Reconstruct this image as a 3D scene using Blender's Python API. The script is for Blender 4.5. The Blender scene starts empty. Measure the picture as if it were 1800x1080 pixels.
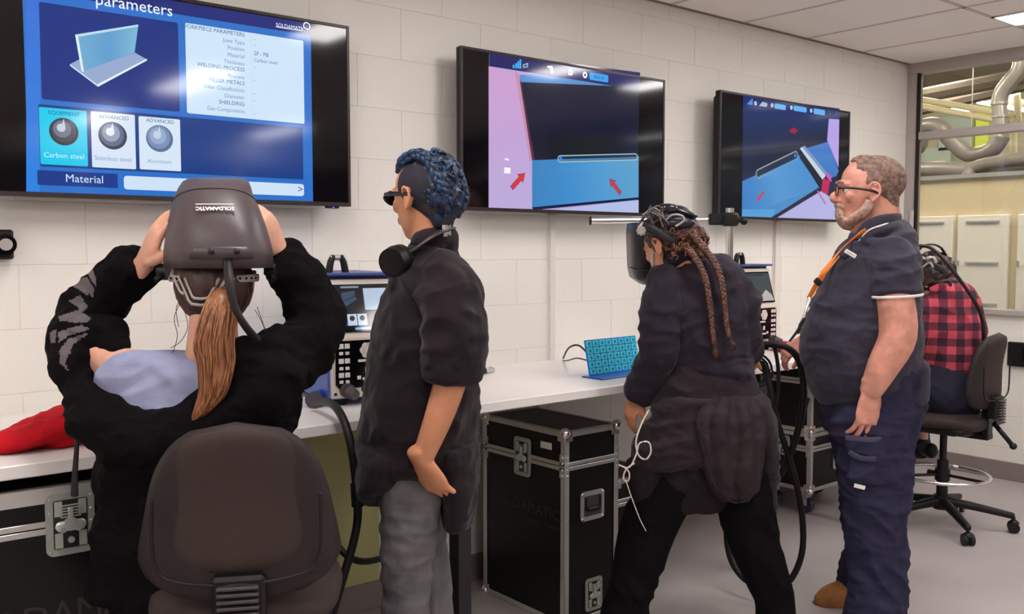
import bpy, bmesh, math, random
from math import sin, cos, pi, radians, sqrt
from mathutils import Vector, Matrix, noise
random.seed(7)
S = bpy.context.scene
COL = S.collection

# ------------------------------------------------------------------ camera
FPX = 1638.0
CAM = Vector((-6.121, -3.193, 1.45))
RX = Vector((0.77255, -0.63495, 0.0)); RY = Vector((0.04023, 0.04895, 0.99799)); RZ = Vector((-0.63367, -0.77100, 0.06336))
cam = bpy.data.cameras.new('camera'); cam_o = bpy.data.objects.new('camera', cam); COL.objects.link(cam_o)
cam.sensor_width = 36.0; cam.lens = FPX / 1800 * 36.0; cam.clip_start = 0.05
cam_o.matrix_world = Matrix(((RX.x, RY.x, RZ.x, CAM.x), (RX.y, RY.y, RZ.y, CAM.y), (RX.z, RY.z, RZ.z, CAM.z), (0, 0, 0, 1)))
S.camera = cam_o
# ------------------------------------------------------------------ world and exposure
W = bpy.data.worlds.new('world'); S.world = W; W.use_nodes = True
W.node_tree.nodes['Background'].inputs[0].default_value = (0.75, 0.8, 0.9, 1)
W.node_tree.nodes['Background'].inputs[1].default_value = 0.3
S.view_settings.view_transform = 'Standard'; S.view_settings.look = 'None'
S.view_settings.exposure = 0.0; S.view_settings.gamma = 1.0; S.view_settings.use_curve_mapping = False
LAMP = 20.5            # emission of the ceiling troffers
LAMP_W = 62.0          # emission of the unseen workshop lamp panels

ROT = math.atan2(RX.y, RX.x)
FWD = Vector((-RX.y, RX.x, 0.0))
def ray(px, py): return RX * (px - 900) - RY * (py - 540) - RZ * FPX
def on(px, py, ax, val):
    r = ray(px, py); return CAM + r * ((val - CAM[ax]) / r[ax])

# ------------------------------------------------------------------ materials
def lin(c):
    r = []
    for v in c:
        v = v / 255.0
        r.append(v / 12.92 if v <= 0.04045 else ((v + 0.055) / 1.055) ** 2.4)
    return (*r, 1.0)
MATS = {}
def mat(name, c, rough=0.6, metal=0.0, emit=0.0, var=0.0, vscale=20.0, bump=0.0, bscale=80.0, trans=0.0, spec=0.5, stretch=(1, 1, 1), coat=0.0, c2=None, sheen=0.0, sss=0.0, crease=0.0):
    if name in MATS: return MATS[name]
    m = bpy.data.materials.new(name); m.use_nodes = True; n = m.node_tree.nodes; l = m.node_tree.links
    b = n['Principled BSDF']; C = lin(c)
    b.inputs['Base Color'].default_value = C; b.inputs['Roughness'].default_value = rough; b.inputs['Metallic'].default_value = metal
    b.inputs['Specular IOR Level'].default_value = 0.1 if crease else spec
    if coat: b.inputs['Coat Weight'].default_value = coat; b.inputs['Coat Roughness'].default_value = 0.08
    if sheen: b.inputs['Sheen Weight'].default_value = sheen
    if sss: b.inputs['Subsurface Weight'].default_value = sss; b.inputs['Subsurface Radius'].default_value = (0.01, 0.004, 0.002); b.inputs['Subsurface Scale'].default_value = 1.0
    if trans: b.inputs['Transmission Weight'].default_value = trans
    if emit:
        b.inputs['Base Color'].default_value = (0.005, 0.005, 0.006, 1)
        b.inputs['Emission Color'].default_value = C; b.inputs['Emission Strength'].default_value = emit
    if var or bump or c2:
        tc = n.new('ShaderNodeTexCoord'); mp = n.new('ShaderNodeMapping'); mp.inputs['Scale'].default_value = stretch
        l.new(tc.outputs['Object'], mp.inputs[0])
        if var or c2:
            t = n.new('ShaderNodeTexNoise'); t.inputs['Scale'].default_value = vscale; t.inputs['Detail'].default_value = 5
            l.new(mp.outputs[0], t.inputs['Vector'])
            mx = n.new('ShaderNodeMix'); mx.data_type = 'RGBA'
            A = lin(c2) if c2 else tuple(min(1, v * (1 - var)) for v in C[:3]) + (1,)
            B = C if c2 else tuple(min(1, v * (1 + var)) for v in C[:3]) + (1,)
            cr = n.new('ShaderNodeMapRange'); cr.inputs[1].default_value = 0.35; cr.inputs[2].default_value = 0.65
            l.new(t.outputs[0], cr.inputs[0]); l.new(cr.outputs[0], mx.inputs[0])
            mx.inputs[6].default_value = A; mx.inputs[7].default_value = B
            l.new(mx.outputs[2], b.inputs['Emission Color' if emit else 'Base Color'])
        if bump:
            t2 = n.new('ShaderNodeTexNoise'); t2.inputs['Scale'].default_value = bscale; t2.inputs['Detail'].default_value = 4
            l.new(mp.outputs[0], t2.inputs['Vector'])
            bp = n.new('ShaderNodeBump'); bp.inputs['Strength'].default_value = bump; bp.inputs['Distance'].default_value = 0.004
            l.new(t2.outputs[0], bp.inputs['Height']); l.new(bp.outputs[0], b.inputs['Normal'])
            if crease:
                t3 = n.new('ShaderNodeTexNoise'); t3.noise_type = 'RIDGED_MULTIFRACTAL' if hasattr(t3, 'noise_type') else None
                t3.inputs['Scale'].default_value = 5.5; t3.inputs['Detail'].default_value = 2; t3.inputs['Distortion'].default_value = 1.2
                m3 = n.new('ShaderNodeMapping'); m3.inputs['Scale'].default_value = (1, 1, 1.5); m3.inputs['Rotation'].default_value = (.5, .4, 0); l.new(tc.outputs['Object'], m3.inputs[0]); l.new(m3.outputs[0], t3.inputs['Vector'])
                b3 = n.new('ShaderNodeBump'); b3.inputs['Strength'].default_value = crease; b3.inputs['Distance'].default_value = 0.035
                l.new(t3.outputs[0], b3.inputs['Height']); l.new(bp.outputs[0], b3.inputs['Normal']); l.new(b3.outputs[0], b.inputs['Normal'])
    MATS[name] = m; return m
BLOCK = mat('painted_block', (235, 231, 223), 0.55, bump=0.25, bscale=60)
MORTAR = mat('painted_mortar', (229, 225, 217), 0.6)
CEIL = mat('ceiling_tile', (243, 236, 230), 0.85, bump=0.2, bscale=180)
TBAR = mat('tbar', (200, 186, 180), 0.5)
FLOOR = mat('vinyl_floor', (170, 161, 160), 0.42, var=0.06, vscale=2.2, bump=0.06, bscale=300)
SKIRT = mat('skirting_vinyl', (138, 126, 122), 0.5)
FRAME = mat('window_frame_paint', (172, 162, 158), 0.4)
ALU = mat('aluminium', (200, 198, 194), 0.34, 0.6, bump=0.05)
CHROME = mat('chrome', (232, 228, 224), 0.22, 0.9)
BLK = mat('black_plastic', (18, 16, 17), 0.45, spec=.35)
BLKG = mat('black_gloss', (10, 9, 11), 0.12)
BENCHM = mat('bench_laminate', (235, 230, 226), 0.35, bump=0.03)
CASEM = mat('case_laminate', (14, 9, 12), 0.4, spec=.3, bump=0.25, bscale=220)
RUB = mat('black_rubber', (24, 20, 22), 0.5, spec=.35)
SKIN = mat('skin_light', (214, 160, 136), 0.5, var=0.10, vscale=14, bump=0.08, bscale=120, sss=0.15)
SKIN2 = mat('skin_tan', (206, 142, 106), 0.5, var=0.10, vscale=14, bump=0.08, bscale=120, sss=0.15)
SKINM = mat('skin_ruddy', (212, 148, 128), 0.5, var=0.16, vscale=22, bump=0.15, bscale=90, sss=0.15)
HOOD = mat('hoodie_black', (13, 10, 12), 0.95, var=0.2, bump=0.4, bscale=250, crease=.5)
TEE = mat('tee_blue_grey', (146, 150, 180), 0.9, var=0.06, bump=0.3, bscale=250, crease=.6)
SHIRT = mat('shirt_black_cotton', (36, 29, 33), 0.8, var=0.08, bump=0.25, bscale=250, sheen=0.1, crease=.6)
JACK = mat('jacket_dark', (42, 36, 46), 0.8, var=0.1, bump=0.25, bscale=250, sheen=0.1, crease=.6)
COATM = mat('tied_coat', (46, 38, 43), 0.8, var=0.12, bump=0.25, bscale=250, sheen=0.1, crease=.6)
TROB = mat('trousers_black', (15, 12, 15), 0.9, bump=0.3, bscale=250, crease=.6)
JEAN = mat('jeans_grey', (118, 114, 116), 0.9, bump=0.35, bscale=260, c2=(88, 86, 90), vscale=9, crease=.6)
POLO = mat('polo_slate', (58, 55, 68), 0.8, var=0.06, bump=0.25, bscale=300, sheen=0.1, crease=.6)
NAVY = mat('work_trousers_navy', (47, 46, 68), 0.85, var=0.12, bump=0.25, bscale=250, crease=.6)
WHITE = mat('white_trim', (228, 224, 222), 0.6)
ORANGE = mat('orange_webbing', (232, 128, 38), 0.6)
TAN = mat('tan_boot_leather', (168, 112, 56), 0.6, var=0.15, bump=0.3, bscale=90)
BOOTS = mat('boot_sole', (92, 62, 38), 0.7)
RED = mat('red_leather', (178, 14, 28), 0.75, spec=.15, var=0.15, bump=0.4, bscale=60)
GREYP = mat('grey_plastic', (168, 160, 156), 0.4)
BLUEM = mat('blue_steel', (74, 98, 168), 0.45)
CREAM = mat('cream_steel', (214, 204, 192), 0.45)
MASK = mat('helmet_charcoal', (74, 62, 65), 0.42, bump=0.05, bscale=200)
MASKD = mat('helmet_black', (38, 33, 36), 0.35)
CHAIRP = mat('chair_shell', (42, 33, 34), 0.6, spec=.3, bump=0.35, bscale=300)
CHAIRF = mat('chair_panel', (58, 46, 44), 0.75, spec=.3, bump=0.4, bscale=350)
AUBURN = mat('auburn_hair', (176, 116, 74), 0.4, c2=(92, 54, 36), vscale=60, stretch=(4, 4, 0.25))
BROWNH = mat('brown_hair', (64, 40, 34), 0.5, c2=(34, 22, 20), vscale=50)
BRAIDM = mat('braid_hair', (112, 68, 50), 0.4, c2=(40, 24, 22), vscale=70)
BLUEH = mat('blue_hair', (26, 48, 80), 0.4, c2=(12, 16, 30), vscale=30)
FADEH = mat('shaved_hair', (44, 42, 56), 0.8, c2=(30, 26, 34), vscale=200)
GREYH = mat('grey_hair', (150, 124, 112), 0.8, spec=.2, c2=(100, 78, 70), vscale=60, bump=0.6, bscale=300)
BEARD = mat('grey_beard', (196, 168, 154), 0.8, spec=.2, c2=(164, 126, 110), vscale=90, bump=0.7, bscale=300)
SCREENB = mat('screen_black', (14, 11, 15), 0.07)

# ------------------------------------------------------------------ mesh helpers
def link(name, me, m=None, parent=None, smooth=False, label=None):
    o = bpy.data.objects.new(name, me); COL.objects.link(o)
    if m:
        for k in (m if isinstance(m, (list, tuple)) else [m]): me.materials.append(k)
    if parent: o.parent = parent
    if smooth:
        for p in me.polygons: p.use_smooth = True
    if label: o['label'] = label
    return o
def obj(name, bm, m, parent=None, smooth=False, label=None, auto=False):
    bmesh.ops.recalc_face_normals(bm, faces=bm.faces[:])
    me = bpy.data.meshes.new(name); bm.to_mesh(me); bm.free()
    o = link(name, me, m, parent, smooth or auto, label)
    if auto: me.set_sharp_from_angle(angle=radians(38))
    return o
def thing(name, label, cat, loc=(0, 0, 0), rz=0.0, group=None):
    o = bpy.data.objects.new(name, None); COL.objects.link(o); o.location = loc; o.rotation_euler = (0, 0, rz)
    o.empty_display_size = 0.1
    o['label'] = label; o['category'] = cat
    if group: o['group'] = group
    return o
def tag(o, label, cat, group=None):
    o['label'] = label; o['category'] = cat
    if group: o['group'] = group
    return o
def struct(name, bm, m, parent=None, smooth=False):
    o = obj(name, bm, m, parent, smooth)
    if parent is None: o['kind'] = 'structure'
    return o
def B(): return bmesh.new()
def box(bm, c, d, bev=0.0, rot=None, seg=1, mi=0):
    r = bmesh.ops.create_cube(bm, size=1.0); vs = r['verts']
    M = Matrix.Translation(c) @ (rot.to_4x4() if rot else Matrix.Identity(4)) @ Matrix.Diagonal((d[0], d[1], d[2], 1))
    bmesh.ops.transform(bm, matrix=M, verts=vs)
    fs = list({f for v in vs for f in v.link_faces})
    for f in fs: f.material_index = mi
    if bev > 0:
        es = list({e for v in vs for e in v.link_edges})
        r = bmesh.ops.bevel(bm, geom=es, offset=bev, segments=seg, affect='EDGES', profile=0.5)
        for f in r['faces']: f.material_index = mi
    return bm
def bx(a, b, bev=0.0, seg=1):
    bm = B(); box(bm, [(a[i] + b[i]) / 2 for i in range(3)], [abs(b[i] - a[i]) for i in range(3)], bev, seg=seg); return bm
def addbx(bm, a, b, bev=0.0, mi=0):
    return box(bm, [(a[i] + b[i]) / 2 for i in range(3)], [abs(b[i] - a[i]) for i in range(3)], bev, mi=mi)
def cyl(bm, a, b, r, n=16, r2=None, mi=0):
    a = Vector(a); b = Vector(b); d = b - a; q = d.to_track_quat('Z', 'Y')
    r2 = r if r2 is None else r2
    g = bmesh.ops.create_cone(bm, cap_ends=True, segments=n, radius1=r, radius2=r2, depth=d.length)
    bmesh.ops.transform(bm, matrix=Matrix.Translation((a + b) / 2) @ q.to_matrix().to_4x4(), verts=g['verts'])
    for f in {f for v in g['verts'] for f in v.link_faces}: f.material_index = mi
    return bm
def ball(bm, c, r, n=12, sc=(1, 1, 1), rot=None):
    g = bmesh.ops.create_uvsphere(bm, u_segments=n * 2, v_segments=n, radius=1)
    M = Matrix.Translation(c) @ (rot.to_4x4() if rot else Matrix.Identity(4)) @ Matrix.Diagonal((r * sc[0], r * sc[1], r * sc[2], 1))
    bmesh.ops.transform(bm, matrix=M, verts=g['verts']); return bm
def catmull(P, sub):
    out = []; n = len(P)
    for i in range(n - 1):
        p0 = P[max(i - 1, 0)]; p1 = P[i]; p2 = P[i + 1]; p3 = P[min(i + 2, n - 1)]
        for k in range(sub):
            t = k / sub
            out.append([0.5 * ((2 * b) + (-a + c) * t + (2 * a - 5 * b + 4 * c - d) * t * t + (-a + 3 * b - 3 * c + d) * t ** 3) for a, b, c, d in zip(p0, p1, p2, p3)])
    out.append(list(P[-1])); return out
def loft(bm, pts, rad, ref=(1, 0, 0), n=20, sub=4, cap=0.6, mi=0, sq=1.0, flat=False):
    """closed tube through pts, rad = r or (a along ref, b across)"""
    P = []
    for p, r in zip(pts, rad):
        if not isinstance(r, (tuple, list)): r = (r, r)
        P.append([p[0], p[1], p[2], r[0], r[1]])
    if sub > 1 and len(P) > 1: P = catmull(P, sub)
    ref = Vector(ref); C = [Vector(q[:3]) for q in P]; m = len(P)
    rings = []; U = None
    for i in range(m):
        t = (C[min(i + 1, m - 1)] - C[max(i - 1, 0)]).normalized()
        if flat: t = Vector((0, 0, -1.0 if t.z < 0 else 1.0))
        u = ref - t * ref.dot(t)
        if u.length < 0.15 and U is not None: u = U - t * U.dot(t)
        u.normalize(); U = u; v = t.cross(u)
        rings.append((C[i], u, v, max(P[i][3], 1e-4), max(P[i][4], 1e-4), t))
    if cap:
        c, u, v, a, b, t = rings[0]; e = min(a, b) * cap
        rings[:0] = [(c - t * e, u, v, a * 0.25, b * 0.25, t), (c - t * e * 0.85, u, v, a * 0.6, b * 0.6, t), (c - t * e * 0.5, u, v, a * 0.87, b * 0.87, t)]
        c, u, v, a, b, t = rings[-1]; e = min(a, b) * cap
        rings += [(c + t * e * 0.5, u, v, a * 0.87, b * 0.87, t), (c + t * e * 0.85, u, v, a * 0.6, b * 0.6, t), (c + t * e, u, v, a * 0.25, b * 0.25, t)]
    L = []
    for c, u, v, a, b, t in rings:
        row = []
        for k in range(n):
            th = 2 * pi * k / n; cc = cos(th); ss = sin(th)
            if sq != 1.0: cc = math.copysign(abs(cc) ** sq, cc); ss = math.copysign(abs(ss) ** sq, ss)
            row.append(bm.verts.new(c + u * (a * cc) + v * (b * ss)))
        L.append(row)
    for i in range(len(L) - 1):
        for k in range(n):
            f = bm.faces.new((L[i][k], L[i][(k + 1) % n], L[i + 1][(k + 1) % n], L[i + 1][k])); f.material_index = mi
    for row in (L[0][::-1], L[-1]):
        f = bm.faces.new(row); f.material_index = mi
    return bm
def tube(pts, r, n=10, sub=8): 
    bm = B(); return loft(bm, pts, [r] * len(pts), ref=(0.31, 0.17, 0.93), n=n, sub=sub, cap=0.3)
def remesh(bm, voxel, smooth=6, fold=0.0, fs=(6, 6, 6), seed=0.0, fold2=0.0, fs2=(18, 18, 18)):
    bmesh.ops.recalc_face_normals(bm, faces=bm.faces[:])
    me = bpy.data.meshes.new('tmp'); bm.to_mesh(me); bm.free()
    o = bpy.data.objects.new('tmp', me); COL.objects.link(o)
    r = o.modifiers.new('r', 'REMESH'); r.mode = 'VOXEL'; r.voxel_size = voxel; r.use_smooth_shade = True
    if smooth:
        s = o.modifiers.new('s', 'SMOOTH'); s.iterations = smooth; s.factor = 0.5
    dg = bpy.context.evaluated_depsgraph_get(); dg.update()
    res = bpy.data.meshes.new_from_object(o.evaluated_get(dg), depsgraph=dg)
    bpy.data.objects.remove(o); bpy.data.meshes.remove(me)
    if fold or fold2:
        nv = len(res.vertices); no = [0.0] * (nv * 3); co = [0.0] * (nv * 3)
        res.vertices.foreach_get('co', co); res.vertex_normals.foreach_get('vector', no)
        for i in range(nv):
            p = Vector(co[3 * i:3 * i + 3]); d = 0.0
            if fold:
                w = noise.noise(Vector((p.x * 3 + seed, p.y * 3, p.z * 3)))
                a = noise.noise(Vector((p.x * fs[0] + seed + w, p.y * fs[1] + w, p.z * fs[2] + w * 1.6)))
                d += fold * (1 - 2.6 * abs(a))
            if fold2:
                a = noise.noise(Vector((p.x * fs2[0] + seed, p.y * fs2[1], p.z * fs2[2])))
                d += fold2 * (1 - 2.4 * abs(a))
            for k in range(3): co[3 * i + k] += no[3 * i + k] * d
        res.vertices.foreach_set('co', co); res.update()
    return res
def blob(name, bm, m, parent, voxel=0.007, smooth=6, label=None, **k):
    me = remesh(bm, voxel, smooth, **k); me.name = name
    return link(name, me, m, parent, True, label)
def paint(o, fr, polys, dmax=None):
    """give faces whose centres fall in the given outlines another material slot (printed patches, trims)"""
    me = o.data
    for p in me.polygons:
        c = fr.world(p.center); q = proj(c)
        for poly, mi, nmin in polys:
            if inside(q, poly):
                nw = fr.rot(p.normal)
                if nw.dot((CAM - c).normalized()) > nmin: p.material_index = mi
def proj(w):
    d = w - CAM; z = -d.dot(RZ); return (900 + FPX * d.dot(RX) / z, 540 - FPX * d.dot(RY) / z)
def inside(q, poly):
    x, y = q; r = False; j = len(poly) - 1
    for i in range(len(poly)):
        xi, yi = poly[i]; xj, yj = poly[j]
        if (yi > y) != (yj > y) and x < (xj - xi) * (y - yi) / (yj - yi) + xi: r = not r
        j = i
    return r
def text(name, s, size, o, xd, yd, m, parent, align='LEFT', ext=0.0004, sx=1.0, label=None, bold=0.0):
    cu = bpy.data.curves.new('t', 'FONT'); cu.body = s; cu.size = size; cu.extrude = ext; cu.align_x = align; cu.align_y = 'CENTER'
    cu.resolution_u = 2; cu.offset = bold
    t = bpy.data.objects.new('t', cu); COL.objects.link(t)
    dg = bpy.context.evaluated_depsgraph_get(); dg.update()
    me = bpy.data.meshes.new_from_object(t.evaluated_get(dg), depsgraph=dg); bpy.data.objects.remove(t)
    X = Vector(xd).normalized() * sx; Y = Vector(yd).normalized(); Z = X.normalized().cross(Y)
    M = Matrix(((X.x, Y.x, Z.x, o[0]), (X.y, Y.y, Z.y, o[1]), (X.z, Y.z, Z.z, o[2]), (0, 0, 0, 1)))
    me.transform(M); me.materials.clear()
    return link(name, me, m, parent, False, label)
class Frame:
    """a person's or object's own frame: x to the side, y away, z up, standing at distance D"""
    def __init__(s, px0, D):
        r = ray(px0, 436); s.D = D; s.o = CAM + r * (D / r.dot(FWD)); s.o.z = 0
        s.M = Matrix.Rotation(ROT, 3, 'Z'); s.Mi = s.M.inverted()
    def __call__(s, px, py, dy=0.0):
        r = ray(px, py); w = CAM + r * ((s.D + dy) / r.dot(FWD)); return s.Mi @ (w - s.o)
    def m(s, px): return px * s.D / FPX
    def world(s, c): return s.M @ c + s.o
    def rot(s, n): return s.M @ n
def dup(root, loc, rz, label=None, group=None):
    r = root.copy(); COL.objects.link(r); r.location = loc; r.rotation_euler = (0, 0, rz)
    if label: r['label'] = label
    if group: r['group'] = group
    for ch in list(root.children):
        c = ch.copy(); COL.objects.link(c); c.parent = r
        for g in ch.children:
            d = g.copy(); COL.objects.link(d); d.parent = c
    return r

# ================================================================== SETTING
XW = -0.07          # face of the glazed wall
ZC = 2.67
struct('floor', bx((-9, -7, -0.1), (XW, 0.0, 0)), FLOOR)
# back wall of painted blocks
wb = struct('wall_back', bx((-9, 0.0022, 0), (XW + 0.1, 0.2, ZC + 0.3)), MORTAR)
def block_mesh(w, h, ax):
    bm = B(); t = 0.012
    if ax == 'y': box(bm, (0, t / 2, 0), (w, t, h), 0.0011)
    else: box(bm, (t / 2, 0, 0), (t, w, h), 0.0016)
    me = bpy.data.meshes.new('block'); bm.to_mesh(me); bm.free(); me.materials.append(BLOCK); return me
bmw = block_mesh(0.3975, 0.1975, 'y'); bmh = block_mesh(0.1975, 0.1975, 'y')
for r in range(14):
    z = 0.017 + r * 0.2 + 0.1 - 0.02
    off = 0.0 if r % 2 else 0.2
    x = XW - 0.2 - off
    while x > -7.6:
        h = 0.1967 if z + 0.1 < ZC + 0.05 else 0.1967
        o = bpy.data.objects.new('block', bmw); COL.objects.link(o); o.parent = wb; o.location = (x, 0.0, z); x -= 0.4
    if off:
        o = bpy.data.objects.new('block', bmh); COL.objects.link(o); o.parent = wb; o.location = (XW - 0.1, 0.0, z)
struct('baseboard_back', bx((-9, -0.008, 0), (XW, 0.001, 0.115), 0.003), SKIRT)
# glazed wall, lower part in blocks
SILL = 1.03
wr = struct('wall_right', bx((XW + 0.0022, -7, 0), (XW + 0.15, 0, SILL)), MORTAR)
bmr = block_mesh(0.3975, 0.1975, 'x'); bmr2 = block_mesh(0.1975, 0.1975, 'x')
for r in range(5):
    z = 0.017 + r * 0.2 + 0.08; y = -0.2 - (0.2 if r % 2 else 0.0)
    if r % 2:
        o = bpy.data.objects.new('block', bmr2); COL.objects.link(o); o.parent = wr; o.location = (XW, -.1, z)
    while y > -3.2:
        o = bpy.data.objects.new('block', bmr); COL.objects.link(o); o.parent = wr; o.location = (XW, y, z); y -= 0.4
struct('baseboard_right', bx((XW - 0.008, -7, 0), (XW + 0.001, 0, 0.115), 0.003), SKIRT)
win = thing('window_1', '', ''); 
for k in ('label', 'category'): del win[k]
win['kind'] = 'structure'
fx0, fx1 = XW - 0.015, XW + 0.07
obj('sill', bx((XW - 0.03, -7, SILL), (fx1 + 0.04, 0, SILL + 0.035), 0.004), FRAME, win)
obj('head_rail', bx((fx0, -7, 2.60), (fx1, 0, 2.68), 0.003), FRAME, win)
obj('mid_rail', bx((fx0, -7, 2.165), (fx1, 0, 2.215), 0.003), FRAME, win)
for y in (-0.035, -2.0, -4.0, -6.0): obj('mullion', bx((fx0 + .002, y - 0.035, SILL + .03), (fx1 - .002, y + 0.035, 2.62), 0.003), FRAME, win)
obj('door_track', bx((fx0 - 0.012, -0.075, SILL + .03), (fx0 + 0.003, -0.048, 1.70), 0.002), ALU, win)
obj('gasket', bx((fx0 - 0.006, -0.088, SILL + .03), (fx0 + 0.02, -0.074, 2.60)), BLK, win)
GLASS = bpy.data.materials.new('window_glass'); GLASS.use_nodes = True
n_ = GLASS.node_tree.nodes; n_.clear(); l_ = GLASS.node_tree.links
o_ = n_.new('ShaderNodeOutputMaterial'); mx_ = n_.new('ShaderNodeMixShader'); t_ = n_.new('ShaderNodeBsdfTransparent'); g_ = n_.new('ShaderNodeBsdfGlossy'); fz_ = n_.new('ShaderNodeFresnel')
t_.inputs[0].default_value = (0.93, 0.95, 0.94, 1); g_.inputs['Roughness'].default_value = 0.02; fz_.inputs[0].default_value = 1.45
l_.new(fz_.outputs[0], mx_.inputs[0]); l_.new(t_.outputs[0], mx_.inputs[1]); l_.new(g_.outputs[0], mx_.inputs[2]); l_.new(mx_.outputs[0], o_.inputs[0])
for a, b in ((-2.0, -0.05), (-4.0, -2.0), (-6.0, -4.0), (-7.0, -6.0)):
    for z0, z1 in ((SILL + .03, 2.17), (2.21, 2.61)):
        obj('pane', bx((XW + 0.026, a, z0), (XW + 0.032, b, z1)), GLASS, win)
# wall behind the camera: dark glazing in a pale frame, and left wall
struct('wall_front', bx((-9, -7.15, 0), (XW, -7, ZC)), mat('front_wall', (222, 214, 208), 0.6))
w2 = struct('window_2', bx((-8.6, -6.995, 0.9), (-0.4, -6.98, 2.4)), mat('dark_glazing', (26, 26, 30), 0.1))
for x in (-8.6, -6.9, -5.2, -3.5, -1.9, -0.4): obj('mullion', bx((x - .05, -6.98, 0.9), (x + .05, -6.93, 2.4)), FRAME, w2)
for z in (0.9, 1.9, 2.4): obj('rail', bx((-8.6, -6.98, z - .04), (-0.4, -6.935, z + .04)), FRAME, w2)
struct('wall_left', bx((-9.15, -7, 0), (-9, 0.2, ZC)), mat('left_wall', (222, 214, 204), 0.6))
# ceiling: tiles in a T-bar grid
ce = struct('ceiling', bx((-9, -7, ZC + 0.02), (XW + 0.15, 0.2, ZC + 0.1)), CEIL)
tb = B()
LIGHTS = []
ROWX = [XW - 0.005 - 0.6 * k for k in range(16)]
YR = [0.0, -0.92, -2.12, -3.32, -4.52, -5.72, -6.92]
bmt = {}
lampx = {(2, 1), (5, 1), (8, 1), (11, 1), (14, 1), (1, 1), (2, 3), (5, 3), (8, 3), (11, 3), (14, 3), (2, 5), (5, 5), (8, 5), (11, 5)}
for i in range(15):
    xr, xl = ROWX[i], ROWX[i + 1]
    for j in range(6):
        y1, y0 = YR[j], YR[j + 1]
        if (i, j) in lampx:
            # a 300 mm troffer shares its bay with a cut tile
            xs = xl + 0.29
            LIGHTS.append(((xl + xs) / 2 if i != 1 else (xr + xr - 0.29) / 2, (y0 + y1) / 2, 0.29, y1 - y0))
            a, b = (xs, xr) if i != 1 else (xl, xr - 0.29)
        else: a, b = xl, xr
        key = (round(b - a, 3), round(y1 - y0, 3))
        if key not in bmt:
            bm = B(); box(bm, (0, 0, 0), (key[0] - 0.022, key[1] - 0.022, 0.014), 0.004)
            me = bpy.data.meshes.new('ceiling_panel'); bm.to_mesh(me); bm.free(); me.materials.append(CEIL); bmt[key] = me
        o = bpy.data.objects.new('ceiling_panel', bmt[key]); COL.objects.link(o); o.parent = ce; o.location = ((a + b) / 2, (y0 + y1) / 2, ZC + 0.009)
for x in ROWX: obj('grid_bar', bx((x - 0.011, -7, ZC + 0.001), (x + 0.011, 0, ZC + 0.018)), TBAR, ce)
for y in YR[1:]: obj('grid_bar', bx((-9, y - 0.011, ZC + 0.001), (XW, y + 0.011, ZC + 0.018)), TBAR, ce)
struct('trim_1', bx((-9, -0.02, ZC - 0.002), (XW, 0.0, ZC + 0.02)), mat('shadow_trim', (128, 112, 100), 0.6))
LM = mat('lamp_diffuser', (255, 250, 248), 0.5, emit=LAMP)
fm = B(); 
for k, (lx, ly, wx, wy) in enumerate(LIGHTS):
    t = thing('ceiling_light', '', 'ceiling light', (lx, ly, ZC), 0, 'recessed ceiling troffers')
    ROWN = {-1.52: 'first', -3.92: 'second', -6.32: 'third'}; rk = min(ROWN, key=lambda v: abs(v - ly)); same = sorted([q[0] for q in LIGHTS if abs(q[1] - ly) < .1], reverse=True)
    t['label'] = 'lit ceiling troffer, %s row from the television wall, %s from the glazed wall' % (ROWN[rk], ('first', 'second', 'third', 'fourth', 'fifth', 'sixth')[same.index(lx)])
    bm = B()
    for a, b in (((-wx/2, -wy/2), (-wx/2 + .015, wy/2)), ((wx/2 - .015, -wy/2), (wx/2, wy/2)), ((-wx/2, -wy/2), (wx/2, -wy/2 + .015)), ((-wx/2, wy/2 - .015), (wx/2, wy/2))):
        addbx(bm, (a[0], a[1], -0.004), (b[0], b[1], 0.018))
    obj('frame', bm, WHITE, t)
    obj('diffuser', bx((-wx/2 + .014, -wy/2 + .014, 0.0), (wx/2 - .014, wy/2 - .014, 0.008)), LM, t)

# ================================================================== WORKSHOP BEYOND THE GLASS
BEIGE = mat('beige_partition', (206, 190, 158), 0.7)
struct('floor_workshop', bx((XW + .15, -4, -0.1), (9, 7, 0)), mat('workshop_floor', (120, 116, 112), 0.5))
pw = struct('wall_workshop', bx((3.0, -3.5, 0), (3.1, 6.5, 2.13)), BEIGE)
obj('top_trim', bx((2.97, -3.5, 2.12), (3.12, 6.5, 2.16)), ALU, pw)
struct('wall_workshop_far', bx((8.6, -4, 0), (8.8, 7, 5.0)), mat('far_cream', (216, 210, 186), 0.7))
struct('wall_workshop_side', bx((0.1, 6.5, 0), (9, 6.7, 5.0)), mat('far_side', (196, 190, 160), 0.7))
struct('ceiling_workshop', bx((0.1, -4, 3.9), (9, 7, 4.0)), mat('far_ceiling', (128, 116, 108), 0.8))
WP = mat('white_door_panel', (236, 230, 224), 0.5)
PN = [(1.62, 1.10, 'left'), (1.05, 0.58, 'middle'), (0.50, 0.0, 'right')]
for y0, y1, w in PN + [(-0.1, -0.6, 'x'), (-0.7, -1.2, 'x')]:
    d = thing('door_panel', 'white %s door panel on the beige partition beyond the glass' % w if w != 'x' else 'white door panel on the beige partition, %s from the left' % ('fourth' if y0 == -0.1 else 'fifth'), 'door panel', (2.965, (y0 + y1) / 2, 0.86), 0, 'white door panels beyond the glass')
    hw = (y0 - y1) / 2
    obj('board', bx((-0.03, -hw, 0), (0.034, hw, 0.9), 0.006), WP, d)
    for z in (0.06, 0.45, 0.84): obj('rib', bx((-0.045, -hw + .08, z - .008), (-0.028, hw - .08, z + .008)), mat('rib_grey', (176, 176, 170), 0.5), d)
    obj('latch', bx((-0.05, hw - .03, 0.42), (-0.028, hw - .01, 0.47)), CHROME, d)
def plane_path(L, X): return [on(x, y, 0, X) for x, y in L]
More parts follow.
